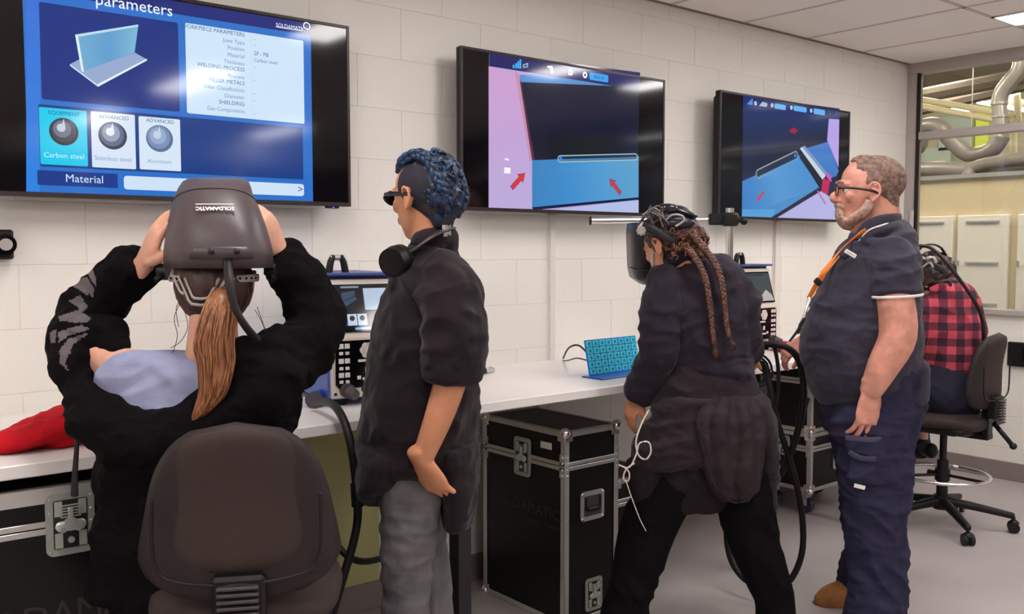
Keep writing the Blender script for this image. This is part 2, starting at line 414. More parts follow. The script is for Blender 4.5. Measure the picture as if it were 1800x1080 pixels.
DUCT = mat('duct_grey', (142, 136, 132), 0.4, 0.3, bump=0.5, bscale=30)
GALV = mat('galvanised_duct', (176, 172, 166), 0.35, 0.5)
CREAMP = mat('cream_pipe', (226, 214, 176), 0.5)
p = plane_path([(1596, 268), (1618, 228), (1648, 222), (1676, 250), (1706, 272), (1742, 264), (1760, 240)], 3.6); p.insert(0, p[0] + Vector((0, 1.2, -.05)))
fd = tag(obj('flexible_duct', loft(B(), p, [0.085] * len(p), ref=(1, 0, 0), n=18, sub=8), DUCT, None, True), 'thick grey flexible extraction duct curving beyond the glass', 'duct')
for q in (p[2], p[5]):
    bm = B(); cyl(bm, (q.x, q.y, q.z), (q.x, q.y, 3.91), .006, 8); obj('hanger_rod', bm, ALU, fd)
dd = thing('metal_duct', 'silver metal extraction pipe with an elbow beyond the glass', 'duct', on(1760, 240, 0, 3.6))
def rel(L, o): return [q - o for q in L]
o0 = Vector(dd.location)
obj('pipe', loft(B(), rel(plane_path([(1760, 240), (1758, 205), (1756, 180)], 3.6), o0), [0.072] * 3, n=18), GALV, dd, True)
obj('elbow', loft(B(), rel(plane_path([(1756, 185), (1760, 165), (1776, 142), (1792, 122), (1798, 90)], 3.6), o0), [0.076] * 5, n=18), GALV, dd, True)
cb = B(); 
for q in ((1758, 205), (1756, 182)): 
    c = on(*q, 0, 3.6) - o0; cyl(cb, c - Vector((0, 0, .012)), c + Vector((0, 0, .012)), 0.082, 20)
obj('collar', cb, ALU, dd)
p = [on(1600, 300, 0, 3.35), on(1700, 300, 0, 3.35), on(1830, 286, 0, 3.35)]
p = [p[0] + Vector((0, 3.0, 0))] + p + [p[-1] + Vector((0, -3.0, 0))]
tag(obj('horizontal_duct', loft(B(), p, [0.085] * 5, ref=(1, 0, 0), n=16), DUCT, None, True), 'long grey duct lying level above the beige partition', 'duct')
p = [on(1702, 312, 0, 3.25), on(1712, 296, 0, 3.3), on(1760, 285, 0, 3.3), on(1830, 278, 0, 3.3)]; p.append(p[-1] + Vector((0, -2.5, 0)))
tag(obj('branch_duct', loft(B(), p, [0.07] * 5, ref=(1, 0, 0), n=16), mat('duct_dark', (120, 114, 110), 0.5), None, True), 'darker branch duct bending over the top of the partition', 'duct')
pp = thing('pipe_frame', 'cream painted pipe rails and post beyond the glass', 'pipe frame', on(1781, 300, 0, 4.2)); o0 = Vector(pp.location)
for L in ([(1781, 320), (1781, 215), (1772, 202), (1600, 172)], [(1772, 215), (1600, 184)], [(1790, 215), (1788, 170)]):
    obj('pipe', loft(B(), rel(plane_path(L, 4.2), o0), [0.035] * len(L), ref=(1, 0, 0.1), n=10, sub=3), CREAMP, pp, True)
for k, (a, b, X) in enumerate((((1620, 190), (1790, 150), 5.5), ((1600, 172), (1830, 128), 5.0))):
    pa, pb = on(*a, 0, X), on(*b, 0, X); dv_ = (pb - pa).normalized(); pa = pa - dv_ * 1.0; pb = pb + dv_ * 2.0
    tag(obj('roof_beam', loft(B(), [pa, pb], [(0.05, 0.09)] * 2, n=8, sub=1), mat('beam', (110, 98, 88), 0.6)), 'dark %s roof beam in the workshop beyond the glass' % ('upper' if k else 'lower'), 'beam')
for k, (a, b) in enumerate((((1625, 176), (1700, 196)), ((1700, 168), (1790, 165)), ((1720, 178), (1800, 192)))):
    pa, pb = on(*a, 0, 6.5), on(*b, 0, 6.5)
    t = thing('strip_light', 'lit strip light hanging in the workshop, %s' % ('near the left of the window', 'under the dark beam', 'lowest, beside the metal pipe')[k], 'strip light', (pa + pb) / 2); o0 = Vector(t.location)
    obj('housing', loft(B(), [pa - o0 + Vector((0, 0, .06)), pb - o0 + Vector((0, 0, .06))], [0.06] * 2, n=8, sub=1), WHITE, t)
    obj('tube', loft(B(), [pa - o0, pb - o0], [0.035] * 2, n=8, sub=1), mat('strip_tube', (255, 250, 240), 0.5, emit=16), t)
a = on(1716, 190, 0, 8.5); b = on(1733, 262, 0, 8.5)
fw = struct('window_3', bx((8.5, b.y, b.z), (8.58, a.y, a.z)), mat('far_window', (222, 226, 70), 0.5, emit=0.9))
obj('window_frame', bx((8.48, b.y - .04, (a.z + b.z) / 2 - .03), (8.52, a.y + .04, (a.z + b.z) / 2 + .03)), FRAME, fw)
for k, (x0, y0, x1, y1) in enumerate(((1650, 205, 1706, 262), (1615, 262, 1670, 300))):
    a = on(x0, y0, 0, 8.4); b = on(x1, y1, 0, 8.4)
    tag(obj('wall_panel', bx((8.4, b.y, b.z), (8.5, a.y, a.z), 0.01), mat('pale_panel', (196, 214, 206), 0.6)), 'pale green grey panel on the far workshop wall, %s' % ('upper' if k == 0 else 'lower'), 'wall panel')
for y, w in ((-2.0, 'nearest the camera'), (0.5, 'in the middle'), (3.0, 'farthest along')):
    tag(obj('unseen_workshop_lamp', bx((1.3, y - 0.15, 3.86), (2.5, y + 0.15, 3.9)), mat('unseen_workshop_lamp', (255, 240, 215), 0.5, emit=LAMP_W)), 'workshop ceiling lamp panel above the glass, ' + w, 'lamp')
    tag(obj('unseen_workshop_lamp', bx((4.6, y + 1.85, 3.86), (5.8, y + 2.15, 3.9)), mat('unseen_workshop_lamp', (255, 240, 215), 0.5, emit=LAMP_W)), 'unseen lamp panel added beyond the partition, ' + w, 'lamp')  # out-of-view panels added to brighten the far workshop wall

# ================================================================== TELEVISIONS
YT = -0.125
def em(c, k=1.0): return mat('scr_%d_%d_%d' % c, c, 0.08, emit=k, spec=0.5)
def tv(name, label, x0, x1, z0, z1, side=True):
    t = thing(name, label, 'television', ((x0 + x1) / 2, 0, (z0 + z1) / 2)); o = Vector(t.location)
    hx, hz = (x1 - x0) / 2, (z1 - z0) / 2
    bm = B()
    addbx(bm, (-hx + .02, YT + .03, -hz + .02), (hx - .02, YT + .065, hz - .02), 0.01)
    addbx(bm, (-hx, YT + .002, -hz), (hx, YT + .032, hz), 0.004)
    obj('housing', bm, BLK, t)
    bm = B(); b = 0.011
    for a, c in (((-hx, -hz), (-hx + b, hz)), ((hx - b, -hz), (hx, hz)), ((-hx + b, -hz), (hx - b, -hz + b * 1.3)), ((-hx + b, hz - b), (hx - b, hz))):
        addbx(bm, (a[0], YT - .004, a[1]), (c[0], YT + .01, c[1]), 0.0015)
    obj('bezel', bm, mat('bezel_brown_black', (44, 30, 32), 0.35), t)
    obj('screen', bx((-hx + b, YT - .0005, -hz + b), (hx - b, YT + .006, hz - b)), SCREENB, t)
    bm = B(); addbx(bm, (-.24, YT + .06, -.16), (.24, -.002, .16), .004); addbx(bm, (-.3, YT + .06, .08), (.3, YT + .085, .12)); addbx(bm, (-.3, YT + .06, -.12), (.3, YT + .085, -.08))
    obj('wall_bracket', bm, BLK, t)
    return t, o
class Pic:
    """flat picture shown on a screen: coloured shapes a fraction of a millimetre apart"""
    def __init__(s, o, y0=YT - 0.0008): s.o = o; s.bm = B(); s.mats = []; s.y = y0; s.k = 0
    def mi(s, c, e=1.0):
        m = em(c, e)
        if m not in s.mats: s.mats.append(m)
        return s.mats.index(m)
    def w(s, p): q = on(p[0], p[1], 1, YT); return (q.x - s.o.x, q.z - s.o.z)
    def poly(s, pts, c, e=1.0, raw=False, keep=False):
        if not keep: s.k += 1
        P = pts if raw else [s.w(p) for p in pts]
        f = s.bm.faces.new([s.bm.verts.new((p[0], s.y - 0.00012 * s.k, p[1])) for p in P]); f.material_index = s.mi(c, e)
        f.normal_update()
        if f.normal.y > 0: f.normal_flip()
    def rect(s, a, b, c, e=1.0, r=0.0, keep=False):
        (x0, z1), (x1, z0) = s.w(a), s.w(b); s.rawrect(x0, z0, x1, z1, c, e, r, keep)
    def rawrect(s, x0, z0, x1, z1, c, e=1.0, r=0.0, keep=False):
        if r == 0: P = [(x0, z0), (x1, z0), (x1, z1), (x0, z1)]
        else:
            P = []
            for cx, cz, a0 in ((x1 - r, z0 + r, -90), (x1 - r, z1 - r, 0), (x0 + r, z1 - r, 90), (x0 + r, z0 + r, 180)):
                for a in range(0, 91, 15): P.append((cx + r * cos(radians(a0 + a)), cz + r * sin(radians(a0 + a))))
        s.poly(P, c, e, raw=True, keep=keep)
    def disc(s, x, z, r, c, e=1.0, n=28, keep=False): s.poly([(x + r * cos(2 * pi * i / n), z + r * sin(2 * pi * i / n)) for i in range(n)], c, e, raw=True, keep=keep)
    def grad(s, ps, cols, n=24):
        """strip of quads between two edges, colour blended in n steps: ps = 4 corners (a,b | d,c)"""
        A, Bq, Cq, D = [s.w(p) for p in ps]; s.k += 1
        for i in range(n):
            t0, t1 = i / n, (i + 1) / n; t = (t0 + t1) / 2 * (len(cols) - 1); k = min(int(t), len(cols) - 2); f = t - k
            c = tuple(int(cols[k][j] * (1 - f) + cols[k + 1][j] * f) for j in range(3))
            L = lambda P, Q, t: (P[0] + (Q[0] - P[0]) * t, P[1] + (Q[1] - P[1]) * t)
            s.poly([L(A, Bq, t0), L(A, Bq, t1), L(D, Cq, t1), L(D, Cq, t0)], c, 1.0, raw=True, keep=True)
    def done(s, t, name='screen_picture'): 
        me = bpy.data.meshes.new(name); s.bm.to_mesh(me); s.bm.free()
        return link(name, me, s.mats, t)
    def text(s, st, px, size, c, t, align='LEFT', sx=1.0, e=1.0):
        p = s.w(px); text('lettering', st, size, (p[0], s.y - 0.00012 * (s.k + 3), p[1]), (1, 0, 0), (0, 0, 1), em(c, e), t, align, 0.00005, sx)
ZT0, ZT1 = 1.603, 2.262
WHT = (236, 244, 252); DN = (24, 58, 138); MB = (52, 126, 210); DN2 = (26, 62, 134)
# --- television 1
t1, o1 = tv('television', 'largest-looking wall television at left, showing a blue menu with a steel joint', -5.62, -4.375, ZT0, ZT1)
P = Pic(o1)
xl = P.w((46, 200))[0]; xr = P.w((548, 200))[0]; hz = (ZT1 - ZT0) / 2 - 0.014
P.rawrect(xl, -hz, xr, hz, (44, 112, 200))
P.grad([(46, -45), (46, 343), (70, 343), (70, -45)], [(56, 112, 214), (48, 132, 224)], 6)
ztop = P.w((549, 63))[1]
P.rawrect(P.w((66, 3))[0], ztop, xr - .001, hz, (28, 42, 120))
P.rect((68, 3), (316, 197), (24, 50, 130), r=.008)
P.rect((67, 183), (533, 316), DN2, r=.004)
P.rect((325, 40), (535, 218), (206, 228, 248), r=.006)
(x0, z1), (x1, z0) = P.w((325, 40)), P.w((535, 218))
xm = P.w((442, 130))[0]; P.rawrect(xm - .0008, z0 + .01, xm, z1 - .01, (168, 200, 230))
P.rect((68, 188), (154.6, 293), (24, 200, 236), r=.004)
P.rect((159, 195.5), (239, 298), (214, 228, 246), r=.004)
P.rect((243, 204), (318, 301.5), (214, 230, 246), r=.004)
P.rect((65, 299), (213, 331), (28, 58, 140), r=.004)
zb = P.w((534, 345))[1]; zt_ = P.w((217, 309))[1]
P.rect((206, 303), (546, 352), (44, 112, 200), r=.012)
P.rawrect(P.w((217, 309))[0], P.w((217, 333))[1], P.w((534, 345))[0], zt_, (206, 226, 248), r=.010)
# steel joint drawing
z1_ = lambda x, y: (x / 2.8125, y / 2.8125)
P.poly([z1_(345, 318), z1_(395, 292), z1_(415, 345), z1_(668, 262), z1_(725, 295), z1_(480, 425)], (150, 170, 206))
P.poly([z1_(345, 318), z1_(480, 418), z1_(483, 430), z1_(345, 326)], (214, 232, 246), keep=True)
P.poly([z1_(480, 418), z1_(725, 290), z1_(725, 300), z1_(483, 430)], (226, 240, 250))
P.grad([z1_(385, 182), z1_(682, 130), z1_(664, 262), z1_(412, 352)], [(112, 172, 208), (96, 158, 206), (124, 184, 214)])
P.poly([z1_(370, 172), z1_(385, 182), z1_(414, 356), z1_(402, 354)], (220, 240, 248))
P.poly([z1_(370, 172), z1_(682, 122), z1_(682, 132), z1_(385, 183)], (190, 222, 240), keep=True)
for (cx, cy, r, cs) in ((315, 652, 72, [(22, 26, 40), (50, 56, 74), (104, 112, 132), (196, 204, 216)]), (556, 672, 70, [(52, 60, 84), (96, 106, 132), (150, 160, 184), (230, 236, 244)]), (787, 686, 66, [(90, 110, 150), (122, 144, 182), (150, 170, 204), (196, 210, 230)])):
    c = P.w(z1_(cx, cy)); rr = abs(P.w(z1_(cx + r, cy))[0] - c[0])
    for k, cc in enumerate(cs): P.disc(c[0] - (0 if k < 1 else .06 * rr * k), c[1] + .09 * rr * k, rr * (1.0, 0.86, 0.62, 0.3)[k], cc)
    P.poly([(c[0], c[1] + rr * .95), (c[0] - rr * .2, c[1] + .3 * rr), (c[0] + rr * .12, c[1] + .3 * rr)], cs[3], raw=True)
P.done(t1)
P.text('parameters', (166, -1), 0.052, WHT, t1)
P.text('SOLDAMATIC', z1_(1360, 124), 0.0195, WHT, t1, sx=.93)
P.k += 1
bm_pic = None
P.text('Material', z1_(320, 883), 0.034, (200, 226, 250), t1)
for s_, y in (('WORKPIECE PARAMETERS', 168), ('Joint Type', 215), ('Position', 248), ('Material', 283), ('Thickness', 318), ('WELDING PROCESS', 348), ('Process', 385), ('FILLER METALS', 415), ('Filler Classification', 450), ('Diameter', 485), ('SHIELDING', 518), ('Gas Composition', 553)):
    P.text(s_, z1_(1207, y + (7 if y < 200 else 0)), 0.0185, (64, 92, 150) if s_.isupper() else (110, 140, 186), t1, 'RIGHT')
P.text('2F - PB', z1_(1252, 265), 0.0185, (64, 92, 150), t1); P.text('Carbon steel', z1_(1252, 298), 0.0165, (90, 120, 170), t1)
for y in (195, 222, 332, 398, 462, 497, 565): P.text('-', z1_(1252, y), 0.018, (90, 120, 170), t1)
P.text('EQUIPMENT', z1_(316, 563), 0.0165, (14, 110, 150), t1, 'CENTER'); P.text('Carbon steel', z1_(316, 772), 0.022, (190, 240, 250), t1, 'CENTER')
P.text('ADVANCED', z1_(562, 583), 0.0165, (70, 90, 130), t1, 'CENTER'); P.text('Stainless steel', z1_(558, 787), 0.02, (130, 158, 200), t1, 'CENTER')
P.text('ADVANCED', z1_(790, 601), 0.0165, (70, 90, 130), t1, 'CENTER'); P.text('Aluminium', z1_(786, 800), 0.018, (130, 158, 200), t1, 'CENTER')
P.text('>', z1_(1468, 938), 0.036, (30, 70, 150), t1)
q = on(586, 367, 1, YT)
obj('sensor', bx((q.x - o1.x - .025, YT, -(ZT1 - ZT0) / 2 - .008), (q.x - o1.x + .025, YT + .02, -(ZT1 - ZT0) / 2 + .002), .002), BLK, t1)
obj('status_light', bx((q.x - o1.x - .004, YT - .0015, -(ZT1 - ZT0) / 2 - .007), (q.x - o1.x + .004, YT, -(ZT1 - ZT0) / 2 - .003)), em((60, 70, 255), 3), t1)
lg = B()
lc = P.w(z1_(1513, 130))
for k in range(8):
    a = k * pi / 4; cyl(lg, (lc[0] + .0125 * cos(a), P.y - .004, lc[1] + .0125 * sin(a)), (lc[0] + .0125 * cos(a + pi / 4), P.y - .004, lc[1] + .0125 * sin(a + pi / 4)), .002, 6)
addbx(lg, (P.w(z1_(1362, 140))[0], P.y - .0045, lc[1] - .021), (P.w(z1_(1490, 140))[0], P.y - .004, lc[1] - .0185))
obj('logo', lg, em(WHT), t1)
# --- television 2
t2, o2 = tv('television', 'wall television in the middle, showing a pink and blue welding joint with two red arrows', -3.868, -2.640, ZT0, ZT1)
P = Pic(o2); z6 = lambda x, y: (780 + x * .3147, 60 + y * .3147)
xl = P.w(z6(254, 500))[0]; xr = P.w(z6(1088, 500))[0]
P.rawrect(xl, -hz, xr, hz, (188, 164, 214))
P.grad([z6(250, 180), z6(250, 975), z6(500, 975), z6(430, 235)], [(206, 158, 208), (196, 164, 214), (188, 172, 220)], 16)
P.poly([z6(395, 200), z6(430, 235), z6(505, 705), z6(480, 705)], (198, 142, 178))
P.poly([z6(423, 228), z6(1090, 300), z6(1086, 690), z6(497, 705)], (24, 26, 50))
P.grad([z6(500, 560), z6(1086, 560), z6(1086, 680), z6(506, 700)], [(22, 22, 44), (28, 34, 34), (22, 26, 52)], 10)
P.poly([z6(423, 228), z6(560, 222), z6(945, 290), z6(423, 268)], (84, 142, 206))
P.poly([z6(423, 258), z6(432, 268), z6(508, 705), z6(492, 705)], (90, 40, 70))
P.grad([z6(492, 705), z6(1087, 682), z6(1087, 915), z6(492, 975)], [(60, 130, 190), (66, 142, 204), (84, 156, 208), (92, 160, 204)])
P.poly([z6(510, 975), z6(1087, 928), (P.w(z6(1087, 1000))), ] if False else [z6(600, 985), z6(1087, 928), z6(1087, 1000)], (178, 190, 232))
P.poly([z6(492, 968), z6(1087, 912), z6(1087, 926), z6(500, 984)], (16, 28, 70))
P.rawrect(xl, P.w(z6(254, 180))[1], xl + .17, hz, (28, 30, 96))
P.poly([z6(254, 105), z6(1095, 215), z6(1095, 300), z6(945, 290), z6(254, 180)], (28, 30, 96))
for k, (x, h) in enumerate(((388, 18), (402, 28), (414, 40), (426, 52))): P.poly([z6(x - 5, 190 + k), z6(x + 5, 191 + k), z6(x + 5, 191 - h + k), z6(x - 5, 190 - h + k)], (70, 170, 240), keep=k > 0)
P.poly([z6(440, 170), z6(470, 160), z6(468, 186), z6(440, 190)], (150, 180, 220))
P.poly([z6(447, 175), z6(463, 170), z6(462, 180), z6(447, 184)], (28, 30, 96))
P.poly([z6(575, 178), z6(605, 178), z6(610, 218), z6(596, 218), z6(592, 192), z6(575, 186)], (236, 240, 250))
P.poly([z6(520, 205), z6(560, 165), z6(570, 200)], (60, 26, 70))
c = P.w(z6(706, 214)); P.disc(*c, .014, (236, 240, 250)); P.rawrect(c[0] - .014, c[1] - .014, c[0] - .006, c[1] + .014, (236, 240, 250)); P.disc(c[0] + .001, c[1], .006, (40, 90, 160))
c = P.w(z6(786, 229)); P.disc(*c, .0145, (236, 240, 250)); P.disc(*c, .006, (28, 30, 96))
P.rect(z6(810, 213), z6(916, 272), (56, 160, 234), r=.008)
P.rect(z6(335, 745), z6(370, 780), (250, 246, 252)); P.poly([z6(340, 692), z6(362, 700), z6(358, 708), z6(338, 702)], (250, 246, 252))
def stadium(P, a, b, r, col, inner):
    A, Bp = Vector(P.w(a)), Vector(P.w(b)); d = (Bp - A).normalized(); nn = Vector((-d.y, d.x))
    for rr, cc in ((r, col), (r * .72, inner)):
        pts = [tuple(Bp + (d * cos(t) + nn * sin(t)) * rr) for t in [radians(-90 + 15 * k) for k in range(13)]] + [tuple(A + (d * cos(t) + nn * sin(t)) * rr) for t in [radians(90 + 15 * k) for k in range(13)]]
        P.poly(pts, cc, raw=True)
stadium(P, z6(648, 698), z6(1066, 686), .016, (170, 200, 200), (30, 50, 80))
P.poly([z6(640, 700), z6(1070, 688), z6(1070, 696), z6(640, 712)], (80, 130, 170))
P.disc(*P.w(z6(650, 698)), .010, (60, 130, 240))
def arrow(P, a, b, w, c):
    A, Bp = Vector(P.w(a)), Vector(P.w(b)); d = (Bp - A); L = d.length; d.normalize(); nn = Vector((-d.y, d.x)); h = A + d * L * .62
    P.poly([tuple(v) for v in (A + nn * w, h + nn * w, h + nn * w * 2.2, Bp, h - nn * w * 2.2, h - nn * w, A - nn * w)], c, raw=True)
arrow(P, z6(375, 862), z6(452, 776), .011, (120, 50, 70)); arrow(P, z6(377, 860), z6(451, 778), .009, (212, 58, 66))
arrow(P, z6(984, 892), z6(920, 808), .011, (90, 60, 100)); arrow(P, z6(982, 890), z6(921, 810), .009, (206, 60, 72))
P.done(t2); P.text('80.0 A', z6(864, 243), .024, (20, 100, 180), t2, 'CENTER')
# --- television 3
t3, o3 = tv('television', 'rightmost wall television, showing a welding torch tip over a blue steel joint', -2.215, -0.985, ZT0, ZT1)
P = Pic(o3); z7 = lambda x, y: (1180 + x * .3056, 130 + y * .3056)
xl = P.w(z7(408, 500))[0]; xr = P.w(z7(960, 500))[0]
P.rawrect(xl, -hz, xr, hz, (26, 40, 84))
P.grad([z7(410, 135), z7(410, 600), z7(900, 400), z7(940, 210)], [(24, 46, 110), (30, 44, 92), (24, 36, 70), (26, 30, 56)], 16)
P.poly([z7(408, 618), z7(735, 470), z7(850, 655), z7(580, 826), z7(405, 820)], (72, 138, 200))
P.grad([z7(408, 618), z7(735, 470), z7(850, 655), z7(405, 822)], [(60, 126, 196), (84, 150, 208), (72, 140, 204)], 16)
P.poly([z7(408, 780), z7(600, 780), z7(580, 828), z7(404, 822)], (86, 156, 214))
P.poly([z7(770, 430), z7(900, 390), z7(962, 560), z7(940, 600), z7(880, 570)], (62, 120, 196))
P.poly([z7(905, 258), z7(965, 262), z7(960, 540), z7(895, 380)], (180, 160, 226))
P.poly([z7(600, 828), z7(860, 672), z7(955, 740), z7(955, 842)], (176, 176, 226))
P.poly([z7(570, 828), z7(850, 652), z7(870, 668), z7(600, 832)], (26, 30, 62))
P.poly([z7(735, 480), z7(760, 470), z7(870, 610), z7(850, 650)], (22, 26, 42))
P.poly([z7(738, 430), z7(765, 412), z7(895, 570), z7(870, 612)], (120, 150, 186))
P.poly([z7(738, 430), z7(750, 420), z7(885, 585), z7(870, 612)], (196, 210, 220))
P.poly([z7(870, 600), z7(912, 615), z7(898, 695), z7(862, 680)], (196, 30, 84)); P.poly([z7(895, 565), z7(930, 600), z7(918, 625), z7(888, 590)], (196, 90, 170))
P.poly([z7(912, 615), z7(945, 640), z7(950, 720), z7(935, 720), z7(900, 692)], (30, 40, 70)); P.poly([z7(915, 600), z7(955, 585), z7(958, 612), z7(925, 625)], (24, 30, 60))
P.poly([z7(840, 668), z7(888, 745), z7(880, 752), z7(836, 674)], (190, 110, 180))
P.poly([z7(485, 725), z7(525, 672), z7(535, 682), z7(497, 735)], (190, 70, 100)); P.poly([z7(675, 325), z7(700, 308), z7(728, 325), z7(712, 345), z7(680, 338)], (150, 30, 60))
stadium(P, z7(500, 575), z7(712, 470), .026, (150, 160, 140), (30, 44, 76)); P.disc(*P.w(z7(710, 470)), .012, (50, 120, 220))
P.poly([z7(500, 590), z7(725, 482), z7(732, 492), z7(505, 598)], (96, 150, 200))
P.poly([z7(408, 125), z7(965, 200), z7(965, 262), z7(408, 200)], (26, 40, 100))
P.poly([z7(430, 175), z7(465, 140), z7(465, 180)], (70, 150, 230))
for a, b in (((590, 170), (655, 210)), ((700, 182), (775, 224)), ((815, 198), (880, 240))): P.rect(z7(*a), z7(*b), (96, 176, 236), r=.009)
for x, y in ((576, 181), (687, 195), (800, 212), (480, 170), (540, 178)): P.disc(*P.w(z7(x, y)), .011, (220, 228, 240)); P.disc(*P.w(z7(x, y)), .004, (30, 60, 120))
P.poly([z7(500, 185), z7(520, 160), z7(550, 172), z7(540, 190)], (170, 180, 200))
P.done(t3); P.text('I', z7(905, 226), .03, (96, 176, 236), t3); P.text('K', z7(942, 232), .03, (60, 110, 180), t3)

# ================================================================== WALL FITTINGS
for x0, x1, nm in ((-3.290, -3.252, 'white cable trunking running down the wall below the middle television'), (-1.562, -1.500, 'white cable trunking running down the wall below the rightmost television')):
    t = thing('cable_trunking', nm, 'cable trunking', ((x0 + x1) / 2, 0, .935)); h = (x1 - x0) / 2
    obj('base', bx((-h, -.012, 0), (h, 0.002, ZT0 - .935)), WHITE, t); obj('cover', bx((-h + .003, -.022, 0), (h - .003, -.012, ZT0 - .935), .003), mat('trunking', (224, 218, 210), .5), t)
t = thing('wall_sensor', 'small black bracket device on the wall at the left edge', 'wall device', (-5.52, 0, 1.46))
obj('bracket', bx((-.03, -.05, -.045), (.03, 0, .045), .006), BLK, t)
bm = B(); cyl(bm, (0, -.05, .0), (0, -.09, 0), .03, 20); obj('lens_ring', bm, BLKG, t, auto=True)
bm = B(); cyl(bm, (0, -.09, 0), (0, -.094, 0), .018, 20); obj('lens', bm, GREYP, t)
t = thing('power_rail', 'black socket rail on the block wall below the window, right edge', 'socket rail', (XW, -0.95, 0.795))
obj('rail_body', bx((-.03, -.5, -.075), (0, .25, .075), .006), BLK, t)
for y in (-.35, -.12, .11):
    bm = B(); addbx(bm, (-.036, y - .05, -.045), (-.029, y + .05, .045), .003); obj('socket_plate', bm, BLKG, t)

# ================================================================== BENCH
BZ = 0.935; BF = -0.762
bt = thing('workbench', 'long white laminate workbench on black steel legs along the wall', 'workbench', (-4.0, BF / 2, 0)); o = Vector(bt.location)
for a, b in ((-8.0, -5.02), (-5.018, -2.92), (-2.918, -0.95)):
    obj('worktop', bx((a - o.x, BF - o.y, BZ - .034), (b - o.x, -.002 - o.y, BZ), .003), BENCHM, bt)
LEGM = mat('bench_leg_black', (26, 22, 26), .4)
for x in (-6.5, -4.285, -2.62, -1.68):
    obj('leg', bx((x - o.x - .028, -.71 - o.y, 0), (x - o.x + .028, -.655 - o.y, BZ - .036), .003), LEGM, bt)
    obj('crossbar', bx((x - o.x - .02, -.66 - o.y, BZ - .08), (x - o.x + .02, -.012 - o.y, BZ - .036), .003), LEGM, bt)
struct('under_bench_sheet', bx((-5.4, -.018, .118), (-4.2, 0, BZ - .036), .002), mat('olive_tone', (192, 187, 128), .6))  # thin olive sheet laid on the wall below the worktop

# ================================================================== FLIGHT CASES
DISH = mat('latch_steel', (170, 178, 168), .3, .4, bump=.2)
def rplate(bm, c, R, U, N, w, h, r, t):
    P_ = []
    for cx_, cy_, a0 in ((w / 2 - r, h / 2 - r, 0), (-w / 2 + r, h / 2 - r, 90), (-w / 2 + r, -h / 2 + r, 180), (w / 2 - r, -h / 2 + r, 270)):
        for a in range(0, 91, 18): P_.append((cx_ + r * cos(radians(a0 + a)), cy_ + r * sin(radians(a0 + a))))
    A = [bm.verts.new(c + R * x + U * y - N * t / 2) for x, y in P_]; D = [bm.verts.new(c + R * x + U * y + N * t / 2) for x, y in P_]
    bm.faces.new(A[::-1]); bm.faces.new(D)
    for k in range(len(P_)): bm.faces.new((A[k], A[(k + 1) % len(P_)], D[(k + 1) % len(P_)], D[k]))
def latch(parent, c, nx, w=.10, h=.15, m=None):
    """recessed butterfly latch on a face; nx = outward normal"""
    m = m or DISH
    N = Vector(nx); U = Vector((0, 0, 1)); R = U.cross(N); rot = Matrix((R, U, N)).transposed()
    c = Vector(c)
    bm = B(); rplate(bm, c + N * .001, R, U, N, w, h, w * .16, .005)
    L = obj('latch', bm, m, parent)
    bm = B(); rplate(bm, c + N * .0042, R, U, N, w * .70, h * .78, w * .04, .002); obj('dish', bm, mat('latch_dish', (58, 60, 58), .35, .6), L)
    bm = B()
    for a_ in (-1, 1):
        for b_ in (-1, 1): box(bm, c + N * .0055 + R * (a_ * w * .245) + U * (b_ * h * .255), (w * .16, h * .24, .002), 0, rot)
    obj('side_plate', bm, mat('latch_bright', (200, 204, 196), .3, .5), L)['kind'] = 'stuff'
    bm = B()
    for s in (-1, 1):
        loft(bm, [c + N * .009 + R * (s * w * .02) + U * (-h * .02), c + N * .009 + R * (s * w * .2) + U * (h * .02 - h * .06), c + N * .009 + R * (s * w * .27) - U * (h * .07)], [(.004, w * .10), (.004, w * .14), (.004, w * .08)], ref=N, n=12, sub=3)
    cyl(bm, c + N * .004, c + N * .014, w * .15, 16); cyl(bm, c + N * .004 - U * h * .26, c + N * .010 - U * h * .26, w * .07, 12)
    box(bm, c + N * .008 + U * h * .17, (w * .1, h * .2, .008), .001, rot)
    obj('butterfly_wing', bm, mat('latch_bright', (190, 194, 188), .25, .9), L, auto=True)
    bm = B()
    for k in range(5):
        box(bm, c + N * .007 + U * (h * (.30 - .045 * k)), (w * .42, h * .02, .004), .0, rot)
    for sx_ in (-1, 1):
        for sy_ in (-.42, -.2, 0, .2, .42): ball(bm, c + N * .0035 + R * (sx_ * w * .42) + U * (sy_ * h), .003, 5)
    obj('rivet', bm, mat('latch_bright', (190, 194, 188), .25, .9), L)['kind'] = 'stuff'
def handle(parent, c, nx, w=.13, h=.12):
    N = Vector(nx); U = Vector((0, 0, 1)); R = U.cross(N); rot = Matrix((R, U, N)).transposed(); c = Vector(c)
    bm = B(); rplate(bm, c + N * .001, R, U, N, w, h, w * .12, .005)
    L = obj('handle', bm, ALU, parent)
    bm = B(); rplate(bm, c + N * .0042, R, U, N, w * .74, h * .68, w * .04, .002); obj('dish', bm, mat('handle_dish', (96, 90, 92), .35, .6), L)
    bm = B()
    for a_ in (-1, 1):
        for b_ in (-1, 1): ball(bm, c + N * .004 + R * (a_ * w * .43) + U * (b_ * h * .42), .006, 5)
    obj('bolt', bm, CHROME, L)['kind'] = 'stuff'
    bm = B(); p = [c + N * .006 + R * (s * w * .3) + U * z for s, z in ((-1, h * .3), (-1, -h * .12), (1, -h * .12), (1, h * .3))]
    for a, b in zip(p, p[1:]): cyl(bm, a, b, .004, 8)
    box(bm, c + N * .010 - U * h * .12, (w * .5, h * .14, .012), .004, rot); obj('grip', bm, RUB, L)
